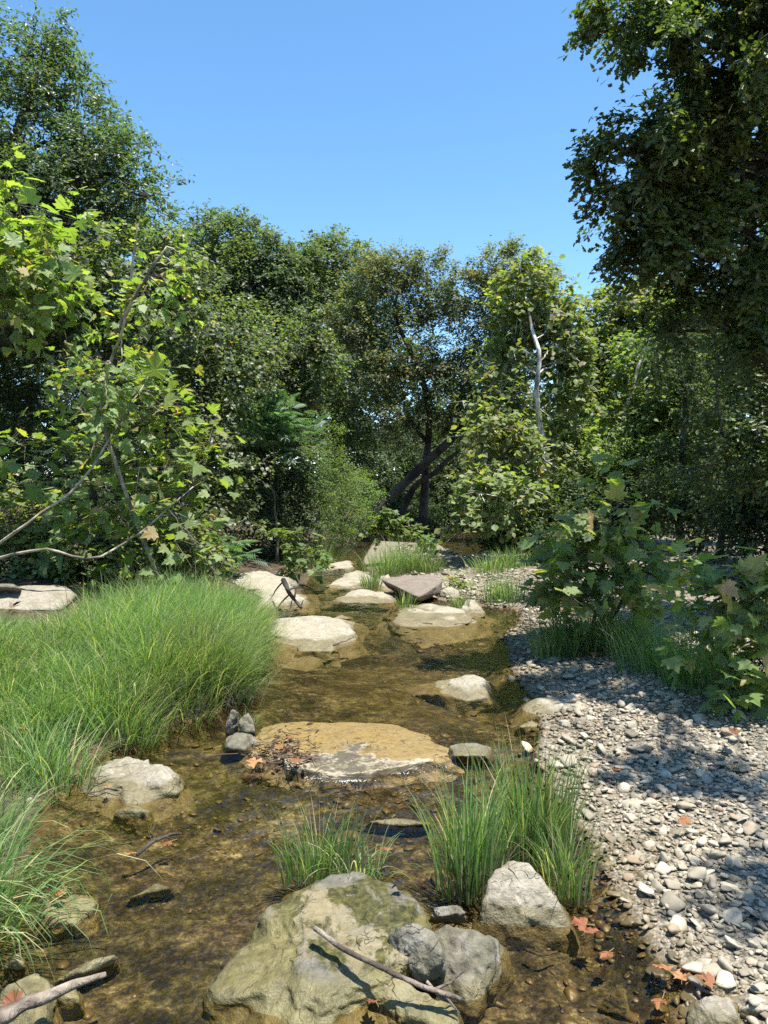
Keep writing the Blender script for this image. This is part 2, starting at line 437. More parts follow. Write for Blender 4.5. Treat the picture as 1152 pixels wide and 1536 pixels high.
M['grey'] = rockmat('grey_rough_stone', (.18, .165, .13), (.115, .102, .076), (.034, .028, .019), wet=.03, moss=.35, moss_from=.0)
M['yrock'] = rockmat('yellow_algae_stone', (.19, .17, .10), (.12, .10, .05), (.08, .065, .03), wet=.02, wetcol=(.13, .11, .045), moss=.35, yellow=.3)
M['slab'] = rockmat('brown_slab_stone', (.20, .165, .13), (.145, .118, .092), (.06, .048, .038), wet=.08)
M['ledge'] = rockmat('sandstone_ledge', (.34, .30, .215), (.25, .21, .14), (.09, .072, .042), wet=-.2, yellow=.25, crust=.029)
M['subm'] = rockmat('submerged_stone', (.14, .12, .06), (.09, .072, .034), (.03, .024, .012), wet=-.5, moss=.5, moss_from=-.4)
M['pebble'] = pebblemat('gravel_pebble')
# ------------------------------------------------------------------ terrain
def ledge_y(X):                       # the line along which the ledge holds the upper pool back
    return np.interp(X, [-1.2, -.72, -.45, -.28, -.11, .09, .33, .6], [4.32, 4.28, 4.18, 4.06, 4.12, 4.16, 4.26, 4.34]) + .03
def wlevel(X, Y):
    t = np.clip((Y - ledge_y(X)) / .10, 0, 1); return .03 * t * t * (3 - 2 * t)

CH = [(-900, 1900), (-300, 1560), (-60, 1420), (10, 1330), (50, 1240), (70, 1185), (140, 1140), (230, 1098), (330, 1068), (372, 1010), (385, 965), (380, 930), (395, 908),
      (450, 893), (468, 862), (458, 845), (490, 828), (520, 812), (535, 798), (600, 787), (740, 789), (748, 815), (735, 830), (690, 834), (655, 816), (560, 812),
      (545, 840), (560, 868), (585, 884), (640, 898), (700, 902), (735, 910), (780, 914), (775, 940), (755, 962), (765, 1000), (795, 1050), (815, 1090),
      (815, 1150), (840, 1200), (880, 1260), (905, 1330), (945, 1400), (1000, 1470), (1030, 1560), (1150, 1900)]
CHW = np.array([at(px, py, .03)[:2] for px, py in CH])

def sdist(P, poly):
    """signed distance, positive inside"""
    d2 = np.full(len(P), 1e18); ins = np.zeros(len(P), bool)
    x, y = P[:, 0], P[:, 1]
    for a, b in zip(poly, np.roll(poly, -1, 0)):
        e = b - a; w = P - a
        t = np.clip((w @ e) / (e @ e + 1e-12), 0, 1)
        q = w - t[:, None] * e
        d2 = np.minimum(d2, (q * q).sum(1))
        c = (a[1] > y) != (b[1] > y)
        if a[1] != b[1]: ins ^= c & (x < (b[0] - a[0]) * (y - a[1]) / (b[1] - a[1]) + a[0])
    return np.sqrt(d2) * np.where(ins, 1, -1)

def centre_x(Y):
    return np.interp(Y, [0, 2.2, 3.2, 4.3, 5.5, 7, 9, 12, 18, 30], [.1, .05, -.1, -.2, .05, .2, .05, -.4, -.6, .6])

def height(X, Y):
    P = np.stack([X, Y], -1); sd = sdist(P, CHW)
    P3 = np.stack([X, Y, 0 * X], -1)
    n1 = fbm(P3 * 1.1, 3, 3); n2 = fbm(P3 * 5, 3, 9)
    sd = sd + .05 * n1 + .03 * n2
    wl = wlevel(X, Y)
    bed = wl - np.minimum(sd * .55, .075 + .03 * n1 + .055 * np.clip((Y - 4.5) / 3, 0, 1)) + .010 * n2
    t = np.maximum(-sd, 0)
    right = wl + .012 + np.where(t < 1.2, .075 * t, .09 + .045 * (t - 1.2)) + .03 * n1 * np.minimum(t, 1) + .010 * n2
    right = np.minimum(right, .30 + .04 * n1 + np.clip((t - 5) * .05, 0, .6))
    left = wl + .01 + np.minimum(.22 * t, .26) + np.clip((t - 1.0) * .06, 0, .6) + .03 * n1 + .012 * n2
    k = 1 / (1 + np.exp(np.clip(-(X - centre_x(Y)) * 6, -50, 50)))
    bank = left * (1 - k) + right * k
    far = np.clip((np.hypot(X, Y - 10) - 30) * .03, 0, 3)
    return np.where(sd > 0, bed, bank) + far, sd

def axis(lo, hi, core0, core1, step, grow=1.09):
    c = list(np.arange(core0, core1 + 1e-6, step))
    s = step; x = core1
    while x < hi: s *= grow; x += s; c.append(x)
    s = step; x = core0; pre = []
    while x > lo: s *= grow; x -= s; pre.append(x)
    return np.array(pre[::-1] + c)

gx = axis(-300, 300, -3.2, 3.6, .035); gy = axis(-60, 500, 1.6, 8.5, .035, 1.045)
GX, GY = np.meshgrid(gx, gy)
GH, GSD = height(GX.ravel(), GY.ravel())
# keep the distant ground smooth
nx, ny = len(gx), len(gy)
idx = np.arange(nx * ny).reshape(ny, nx)
gf = np.stack([idx[:-1, :-1], idx[:-1, 1:], idx[1:, 1:], idx[1:, :-1]], -1).reshape(-1, 4)
# what the ground is made of: x = gravel, y = under water, z = sandy patch
GK = 1 / (1 + np.exp(np.clip(-(GX.ravel() - centre_x(GY.ravel())) * 6, -50, 50)))
gat = np.stack([GK, np.clip(GSD * 12 + .5, 0, 1), np.clip(1 - np.hypot((GX.ravel() - .25) / 1.0, (GY.ravel() - 6.2) / 1.6), 0, 1)], -1)

def ramp_gray(nt, v):
    r = ramp(nt, [(0, (.25, .22, .18)), (.5, (.9, .85, .75)), (.85, (1.35, 1.35, 1.25)), (1, (2.0, 1.95, 1.8))]); nt.links.new(v, r.inputs[0]); return r.outputs[0]

def groundmat():
    m, nt, nd, lk = newmat('creek_ground')
    a = N(nt, 'ShaderNodeAttribute', attribute_name='leaf'); sp = N(nt, 'ShaderNodeSeparateXYZ'); lk.new(a.outputs['Vector'], sp.inputs[0])
    n1 = noise(nt, 3.2, 5, .62); n2 = noise(nt, 16, 5, .65); n3 = noise(nt, 60, 3, .6); n4 = noise(nt, 1.3, 4, .6, None, .8)
    g = N(nt, 'ShaderNodeNewGeometry')
    vo = N(nt, 'ShaderNodeTexVoronoi', feature='F1'); vo.inputs['Scale'].default_value = 26; lk.new(g.outputs['Position'], vo.inputs['Vector'])
    vo2 = N(nt, 'ShaderNodeTexVoronoi', feature='DISTANCE_TO_EDGE'); vo2.inputs['Scale'].default_value = 26; lk.new(g.outputs['Position'], vo2.inputs['Vector'])
    # gravel between the pebbles
    r = ramp(nt, [(.35, (.07, .06, .042)), (.5, (.17, .147, .107)), (.66, (.31, .27, .205))]); lk.new(n3, r.inputs[0])
    gr = r.outputs[0]
    soil = ramp(nt, [(.3, (.028, .020, .013)), (.5, (.06, .043, .027)), (.68, (.13, .095, .06))]); lk.new(n2, soil.inputs[0])
    land = mixc(nt, smooth(nt, sp.outputs[0], .4, .6), soil.outputs[0], gr)
    # stream bed: silt, algae, pale sand
    n5 = noise(nt, 140, 2, .6)
    s1 = math_(nt, 'ADD', math_(nt, 'MULTIPLY', n1, .34), math_(nt, 'ADD', math_(nt, 'MULTIPLY', n2, .34), math_(nt, 'ADD', math_(nt, 'MULTIPLY', n3, .22), math_(nt, 'MULTIPLY', n5, .10))))
    bed = ramp(nt, [(.42, (.007, .0055, .003)), (.47, (.026, .021, .011)), (.51, (.060, .050, .029)), (.55, (.108, .091, .055)), (.60, (.19, .168, .11))]); lk.new(s1, bed.inputs[0])
    alg = ramp(nt, [(.43, (.009, .0085, .004)), (.49, (.031, .030, .013)), (.54, (.067, .064, .029)), (.60, (.13, .12, .062))]); lk.new(s1, alg.inputs[0])
    bc = mixc(nt, smooth(nt, n4, .44, .60, 0, .8), bed.outputs[0], alg.outputs[0])
    bc = mixc(nt, smooth(nt, noise(nt, 2.1, 4, .65, None, 1.4), .54, .64, 0, .6), bc, (.018, .011, .006))
    bc = mixc(nt, math_(nt, 'MULTIPLY', smooth(nt, math_(nt, 'ADD', sp.outputs[2], math_(nt, 'MULTIPLY', n1, .4)), .25, .75), .35), bc, (.10, .085, .034))
    # flat plates of bedrock and sunken stones show as cells of uneven tone
    wv = N(nt, 'ShaderNodeVectorMath', operation='ADD'); nc = N(nt, 'ShaderNodeTexNoise'); nc.inputs['Scale'].default_value = 9; nc.inputs['Detail'].default_value = 4; lk.new(g.outputs['Position'], nc.inputs['Vector'])
    sc_ = N(nt, 'ShaderNodeVectorMath', operation='SCALE'); sc_.inputs['Scale'].default_value = .16; lk.new(nc.outputs['Color'], sc_.inputs[0]); lk.new(g.outputs['Position'], wv.inputs[0]); lk.new(sc_.outputs[0], wv.inputs[1])
    for vs_, amt in ((11, .45), (34, .5)):
        v3 = N(nt, 'ShaderNodeTexVoronoi', feature='F1'); v3.inputs['Scale'].default_value = vs_; lk.new(wv.outputs[0], v3.inputs['Vector'])
        sv = N(nt, 'ShaderNodeSeparateXYZ'); lk.new(v3.outputs['Color'], sv.inputs[0])
        bc = mixc(nt, amt, bc, mixc(nt, 1.0, bc, ramp_gray(nt, sv.outputs[0]), 'MULTIPLY'))
    bc = mixc(nt, smooth(nt, vo2.outputs['Distance'], .0, .05, .4, 0), bc, (.03, .02, .009))
    col = mixc(nt, smooth(nt, sp.outputs[1], .35, .7), land, bc)
    # damp edge
    damp = math_(nt, 'MULTIPLY', smooth(nt, sp.outputs[1], .0, .42), smooth(nt, sp.outputs[1], .45, .75, 1, 0))
    col = mixc(nt, math_(nt, 'MULTIPLY', damp, .5), col, (.10, .062, .026))
    p = N(nt, 'ShaderNodeBsdfPrincipled'); lk.new(col, p.inputs['Base Color']); p.inputs['Roughness'].default_value = .9; p.inputs['Specular IOR Level'].default_value = .2
    bp = N(nt, 'ShaderNodeBump'); bp.inputs['Strength'].default_value = .9; bp.inputs['Distance'].default_value = .02
    lk.new(math_(nt, 'ADD', n2, math_(nt, 'MULTIPLY', n3, .5)), bp.inputs['Height']); lk.new(bp.outputs[0], p.inputs['Normal'])
    out = N(nt, 'ShaderNodeOutputMaterial'); lk.new(p.outputs[0], out.inputs[0])
    return m

mb = MB(); mb.add(np.stack([GX.ravel(), GY.ravel(), GH], -1), gf, 0, gat)
tag(mb.build('ground', groundmat(), None, True), 'creek bed and banks', None, None, 'structure')

# ------------------------------------------------------------------ water
def watermat():
    m, nt, nd, lk = newmat('clear_brown_creek_water')
    g = N(nt, 'ShaderNodeNewGeometry')
    sp = N(nt, 'ShaderNodeSeparateXYZ'); lk.new(g.outputs['Position'], sp.inputs[0])
    mp = N(nt, 'ShaderNodeMapping'); mp.inputs['Scale'].default_value = (1, .55, 1); lk.new(g.outputs['Position'], mp.inputs[0])
    h1 = noise(nt, 9, 3, .5, mp.outputs[0], .4); h2 = noise(nt, 34, 2, .5, mp.outputs[0], .6); h3 = noise(nt, 2.4, 2, .5, mp.outputs[0])
    rif = smooth(nt, math_(nt, 'ADD', noise(nt, .9, 2), math_(nt, 'MULTIPLY', smooth(nt, sp.outputs[1], 2.2, 4.6, .16, -.12), 1.0)), .46, .64, .12, 1)
    h = math_(nt, 'ADD', math_(nt, 'MULTIPLY', h1, .9), math_(nt, 'ADD', math_(nt, 'MULTIPLY', math_(nt, 'MULTIPLY', h2, rif), .95), h3))
    bp = N(nt, 'ShaderNodeBump'); bp.inputs['Strength'].default_value = .8; bp.inputs['Distance'].default_value = .022; lk.new(h, bp.inputs['Height'])
    fr = N(nt, 'ShaderNodeFresnel'); fr.inputs['IOR'].default_value = 1.33; lk.new(bp.outputs[0], fr.inputs['Normal'])
    t = N(nt, 'ShaderNodeBsdfTransparent'); t.inputs['Color'].default_value = (.90, .83, .66, 1)
    gl = N(nt, 'ShaderNodeBsdfGlossy'); gl.inputs['Roughness'].default_value = .05; lk.new(bp.outputs[0], gl.inputs['Normal'])
    mx = N(nt, 'ShaderNodeMixShader'); lk.new(fr.outputs[0], mx.inputs[0]); lk.new(t.outputs[0], mx.inputs[1]); lk.new(gl.outputs[0], mx.inputs[2])
    out = N(nt, 'ShaderNodeOutputMaterial'); lk.new(mx.outputs[0], out.inputs[0])
    return m
wx = axis(-12, 12, -2.5, 2.5, .05, 1.1); wy = axis(-4, 45, 1.8, 6, .05, 1.05)
WX, WY = np.meshgrid(wx, wy); wp = np.stack([WX.ravel(), WY.ravel(), 0 * WX.ravel()], -1)
rifW = np.clip(1.3 - np.abs(wp[:, 1] - 2.6) / 1.2, 0, 1) + np.clip(1 - np.abs(wp[:, 1] - ledge_y(wp[:, 0]) - .02) / .2, 0, 1)
wp[:, 2] = wlevel(wp[:, 0], wp[:, 1]) + .004 * fbm(wp * [3, 2, 1], 2, 41) * .4 + .006 * rifW * fbm(wp * [11, 6, 1], 2, 43)
wi = np.arange(len(wp)).reshape(len(wy), len(wx))
wf = np.stack([wi[:-1, :-1], wi[:-1, 1:], wi[1:, 1:], wi[1:, :-1]], -1).reshape(-1, 4)
mb = MB(); mb.add(wp, wf); tag(mb.build('water', watermat(), None, True), 'shallow clear brown creek water', None, None, 'structure')

# ------------------------------------------------------------------ rocks
def ico(sub):
    bm = bmesh.new(); bmesh.ops.create_icosphere(bm, subdivisions=sub, radius=1)
    v = np.array([x.co[:] for x in bm.verts]); f = np.array([[y.index for y in x.verts] for x in bm.faces]); bm.free(); return v, f
ICO = {k: ico(k) for k in (1, 2, 3, 5, 6)}

def hull_planes(P):
    bm = bmesh.new()
    for p in P: bm.verts.new(p)
    bmesh.ops.convex_hull(bm, input=bm.verts)
    bm.normal_update()
    out = [(np.array(f.normal), np.array(f.verts[0].co)) for f in bm.faces]
    vs = np.array([v.co[:] for v in bm.verts if v.link_faces]); bm.free()
    return out, vs

def rock_shape(P, seed, rough=.08, p=30, sub=5, crease=.8, freq=1.0, layers=0.0):
    pl, vs = hull_planes(P)
    lo, hi = vs.min(0), vs.max(0); c = (lo + hi) / 2; c = vs.mean(0) * .5 + c * .5; ext = (hi - lo) / 2
    dv, df = ICO[sub]
    d = nrm(dv * ext)
    s = np.zeros(len(d))
    for n, q in pl:
        if n @ (q - c) < 0: n = -n
        k = np.maximum(d @ n, 0) / max(n @ (q - c), 1e-4)
        s += k ** p
    r = s ** (-1 / p)
    v = c + d * r[:, None]
    L = float(np.cbrt(np.prod(ext))) if min(ext) > 0 else .1
    q = v / L * freq
    disp = rough * (fbm(q * 1.3, 4, seed) + crease * -np.abs(fbm(q * 2.2, 3, seed + 5)) * 1.3 + .25 * fbm(q * 6, 3, seed + 9))
    v = v + d * (disp * L)[:, None]
    if layers:
        zq = v[:, 2] / L
        v[:, :2] += (d[:, :2] * (layers * L * np.sign(np.sin(zq * 14 + 2 * vnoise(q, seed + 3))))[:, None]) * .5
    return v, df

def rock(name, label, cat, pts, mat, seed, group=None, **kw):
    """pts: (px, py, z) pixels of the outline with the height each stands at"""
    flat = kw.pop('flat', .68); spread = kw.pop('spread', 1.36)
    P = np.array([at(px, py, z * flat if z > .03 else z) for px, py, z in pts])
    cxy = P[:, :2].mean(0); low = P[:, 2] < -.01          # the foot spreads out under the water
    P[low, :2] = cxy + (P[low, :2] - cxy) * spread; P[low, 2] -= .07
    P[low & (P[:, 1] < cxy[1]), 1] -= .45 * max(P[:, 2].max(), 0)
    v, f = rock_shape(P, seed, **kw)
    loc = np.array([v[:, 0].mean(), v[:, 1].mean(), v[:, 2].min()])
    mb = MB(); mb.add(v - loc, f)
    o = mb.build(name, M[mat], None, True); o.location = loc
    return tag(o, label, cat, group)

rock('boulder', 'large flat-topped mossy boulder in the near water, with a bare stick lying across it', 'boulder',
     [(306, 1502, -.06), (330, 1560, -.09), (420, 1640, -.12), (575, 1600, -.12), (655, 1440, -.06), (660, 1350, -.08), (560, 1325, -.08), (430, 1330, -.08),
      (316, 1486, .01), (372, 1452, .09), (350, 1500, .03), (440, 1540, .01), (430, 1338, .15), (470, 1316, .19), (530, 1306, .21), (600, 1320, .21), (632, 1372, .17), (612, 1440, .17), (470, 1440, .17), (540, 1490, .07)], 'moss', 3, spread=1.04, flat=.64, rough=.085, p=34, sub=6, freq=1.4)
rock('boulder', 'grey rounded boulder leaning on the mossy flat-topped one, beside the stick', 'boulder',
     [(590, 1445, .05), (625, 1475, .05), (668, 1470, .05), (665, 1440, .05), (578, 1400, .20), (582, 1430, .13), (592, 1384, .27), (628, 1381, .28), (655, 1395, .27), (668, 1430, .22), (640, 1462, .12), (610, 1452, .12), (650, 1420, .05)], 'grey', 8, rough=.10, p=20, sub=5)
rock('boulder', 'broad rough boulder with rounded end, right of the grey rounded one', 'boulder',
     [(640, 1478, -.03), (700, 1500, -.04), (757, 1455, -.04), (748, 1420, -.04), (640, 1440, -.03), (640, 1392, .20), (672, 1376, .23), (708, 1384, .22), (742, 1410, .17), (760, 1440, .08), (748, 1468, .04), (704, 1488, .03), (662, 1470, .06), (650, 1385, .20)], 'grey', 21, rough=.10, p=20, sub=5)
rock('boulder', 'low yellowish boulder under the lower end of the stick', 'boulder',
     [(555, 1470, .0), (575, 1540, -.05), (690, 1570, -.05), (690, 1530, -.03), (560, 1455, .09), (590, 1458, .10), (640, 1485, .08), (688, 1522, .05), (640, 1535, .03), (580, 1505, .04), (600, 1480, .0)], 'yrock', 34, rough=.08, p=14)
rock('stone', 'small yellow stone at the foot of the stick by the low boulder', 'stone',
     [(630, 1530, -.03), (690, 1545, -.03), (690, 1510, -.03), (640, 1500, .05), (668, 1498, .055), (686, 1515, .03), (640, 1520, .03)], 'yrock', 35, rough=.07)
rock('stone', 'small pale stone squeezed between the moss-edged boulder and the grass', 'stone',
     [(640, 1385, .0), (700, 1385, .0), (690, 1360, .0), (650, 1362, .10), (680, 1356, .12), (698, 1368, .09), (660, 1375, .08)], 'grey', 36, rough=.08)
rock('boulder', 'pale pointed boulder at the foot of the tall grass clump, its base wet', 'boulder',
     [(700, 1385, -.05), (860, 1400, -.05), (850, 1350, -.05), (735, 1335, -.05), (742, 1300, .24), (770, 1284, .28), (790, 1290, .27), (826, 1340, .14), (852, 1375, .03), (800, 1380, .03), (736, 1345, .12), (722, 1362, .03)], 'rock', 41, spread=1.12, rough=.08, p=34, sub=5)
rock('boulder', 'cream boulder on the left of the creek, with a brown wet skirt', 'boulder',
     [(110, 1195, -.05), (200, 1225, -.06), (280, 1195, -.05), (265, 1160, -.06), (150, 1150, -.06), (122, 1186, .02), (152, 1155, .13), (172, 1134, .19), (215, 1131, .20), (243, 1150, .16), (250, 1172, .10), (274, 1186, .02), (200, 1190, .06), (230, 1205, .01)], 'rock', 52, rough=.11, p=30, sub=5)
rock('stone', 'low brown stone just below the cream boulder, half under water', 'stone',
     [(168, 1235, -.05), (225, 1238, -.05), (228, 1212, -.05), (172, 1215, .03), (200, 1207, .05), (222, 1216, .03)], 'yrock', 53, rough=.08)
# the ledge: one flat bed of sandstone, its rim just breaking the water
rock('ledge', 'flat sandy ledge across the creek, its dark rim breaking the water', 'rock ledge',
     [(350, 1140, -.08), (450, 1180, -.08), (520, 1195, -.10), (660, 1165, -.08), (690, 1130, -.05), (600, 1085, -.02), (430, 1080, -.02),
      (376, 1122, .03), (425, 1096, .012), (500, 1088, .012), (590, 1092, .012), (650, 1118, .016), (664, 1138, .036), (600, 1152, .042), (545, 1159, .044), (500, 1166, .036), (455, 1154, .042), (420, 1142, .044)], 'ledge', 61, flat=1, rough=.05, p=24, sub=6, crease=1.0, freq=1.6)
for k, (pp, lab, sd) in enumerate([
    ([(335, 1135, -.06), (385, 1135, -.06), (380, 1112, -.05), (340, 1105, -.05), (338, 1120, .07), (345, 1104, .11), (372, 1098, .10), (392, 1112, .05), (360, 1128, .03)], 'lower stone of the jagged cluster left of the ledge', 70),
    ([(338, 1105, .0), (356, 1112, .0), (358, 1090, .0), (340, 1078, .14), (347, 1062, .22), (358, 1066, .21), (356, 1090, .10), (337, 1096, .10)], 'thin upright stone of the jagged cluster left of the ledge', 71),
    ([(356, 1108, .0), (382, 1106, .0), (378, 1088, .0), (358, 1078, .16), (372, 1067, .20), (381, 1082, .15), (384, 1100, .09), (364, 1098, .10)], 'leaning grey stone of the jagged cluster left of the ledge', 72)]):
    rock('stone', lab, 'stone', pp, 'grey', sd, 'jagged stones left of the ledge', flat=1.05, rough=.09, p=20)
rock('boulder', 'pale wedge-shaped boulder standing alone in the pool, point to the right', 'boulder',
     [(600, 1035, -.08), (690, 1066, -.08), (742, 1060, -.08), (740, 1035, -.08), (650, 1030, .03), (690, 1014, .16), (715, 1009, .20), (728, 1014, .19), (733, 1045, .07), (700, 1052, .05), (656, 1042, .04)], 'rockup', 81, rough=.07, p=36, sub=5)
rock('stone', 'low mottled stone in the water near the grass clump, right of the ledge', 'stone',
     [(670, 1142, -.05), (740, 1142, -.05), (738, 1122, -.05), (676, 1118, .07), (705, 1112, .09), (738, 1120, .06), (728, 1134, .05), (684, 1134, .05)], 'grey', 84, rough=.07)
rock('boulder', 'large flat pale boulder beside the grass bank, in mid creek', 'boulder',
     [(380, 985, -.10), (450, 1000, -.10), (535, 975, -.10), (535, 940, -.10), (400, 935, -.1), (405, 942, .16), (432, 926, .23), (475, 921, .24), (515, 930, .22), (530, 948, .14), (505, 958, .12), (440, 955, .13), (398, 958, .07)], 'rockup', 91, rough=.085, p=34, sub=5)
rock('stone', 'small pale stone in front of the large flat pale boulder', 'stone',
     [(440, 990, -.08), (505, 992, -.08), (510, 965, -.08), (452, 962, .11), (480, 955, .15), (502, 962, .12), (498, 975, .06), (450, 976, .05)], 'rockup', 92, rough=.08)
rock('boulder', 'broad cream rock shelf below the tilted brown slab', 'boulder',
     [(575, 940, -.08), (640, 962, -.08), (715, 945, -.08), (730, 925, -.08), (600, 905, -.05), (592, 925, .08), (610, 912, .13), (655, 905, .16), (690, 912, .13), (720, 932, .05), (660, 940, .06), (600, 938, .05)], 'rockup', 101, rough=.10, p=34, sub=5, layers=.08)
rock('slab', 'tilted dark brown slab with undercut front, on the rocky islet', 'rock slab',
     [(580, 882, .06), (628, 905, .04), (662, 892, .06), (650, 875, .10), (568, 868, .30), (600, 864, .33), (655, 861, .34), (664, 872, .27), (628, 896, .20), (598, 880, .26)], 'slab', 111, flat=.9, rough=.03, p=30, sub=5)
rock('boulder', 'long low cream rock left of the tilted brown slab', 'boulder',
     [(490, 910, -.08), (605, 915, -.08), (600, 890, -.08), (505, 895, .12), (530, 886, .17), (575, 886, .17), (598, 893, .12), (580, 903, .07), (515, 903, .07)], 'rockup', 121, rough=.10, p=28)
rock('boulder', 'cream rock at the left foot of the islet grass', 'boulder',
     [(478, 890, -.08), (570, 890, -.08), (560, 862, -.08), (492, 876, .10), (520, 860, .20), (550, 860, .20), (560, 876, .13), (510, 882, .06)], 'rockup', 122, rough=.10, p=28)
rock('boulder', 'farthest pale rock in the channel, below the dark trees', 'boulder',
     [(455, 862, -.08), (535, 860, -.08), (530, 842, -.08), (468, 852, .10), (490, 846, .18), (520, 841, .20), (528, 849, .13), (490, 856, .06)], 'rockup', 123, rough=.10, p=28)
rock('stone', 'round pale stone between the islet grass and the brown slab', 'stone',
     [(566, 888, -.02), (592, 888, -.02), (588, 870, -.02), (570, 864, .25), (582, 860, .27), (588, 872, .2)], 'rockup', 124, rough=.07)
rock('boulder', 'humped tan rock at the edge of the left bank, driftwood on its side', 'boulder',
     [(335, 905, -.05), (390, 915, -.08), (440, 905, -.08), (440, 870, -.05), (345, 868, -.05), (350, 880, .2), (366, 855, .42), (384, 853, .43), (400, 868, .32), (430, 868, .30), (440, 885, .16), (400, 895, .12)], 'rockup', 131, flat=.92, rough=.11, p=30, sub=5)
rock('boulder', 'low tan rock in front of the humped one, sloping into the water', 'boulder',
     [(370, 925, -.08), (475, 915, -.08), (470, 892, -.08), (390, 898, .13), (420, 888, .20), (450, 892, .15), (468, 902, .06), (420, 908, .06)], 'rockup', 132, flat=.92, rough=.10, p=28)
rock('slab', 'grey stone slab behind the left grass, at the picture edge', 'rock slab',
     [(-60, 935, .1), (90, 935, .1), (125, 905, .1), (-60, 890, .1), (-60, 885, .56), (40, 876, .60), (96, 876, .60), (120, 893, .52), (96, 918, .40), (-40, 918, .40)], 'rock', 141, flat=.92, rough=.05, p=22, sub=5)
rock('slab', 'low grey stone block above the left slab, mostly in shade', 'rock slab',
     [(-60, 905, .3), (30, 905, .3), (30, 885, .3), (-50, 876, .66), (20, 874, .66), (34, 884, .6)], 'grey', 142, flat=.92, rough=.05, p=22)
rock('slab', 'smooth tan slab half buried at the gravel edge', 'rock slab',
     [(775, 1085, -.06), (850, 1085, -.04), (905, 1070, .0), (890, 1048, .0), (790, 1048, -.05), (789, 1055, .10), (812, 1046, .15), (850, 1047, .16), (890, 1060, .13), (850, 1068, .11), (800, 1070, .06)], 'rockup', 151, rough=.04, p=16)
rock('stone', 'thin whitish stone barely breaking the water above the mossy boulder', 'stone',
     [(540, 1245, -.06), (650, 1245, -.06), (640, 1226, -.06), (552, 1230, .02), (590, 1226, .025), (645, 1234, .015), (600, 1238, .01)], 'grey', 161, rough=.07)
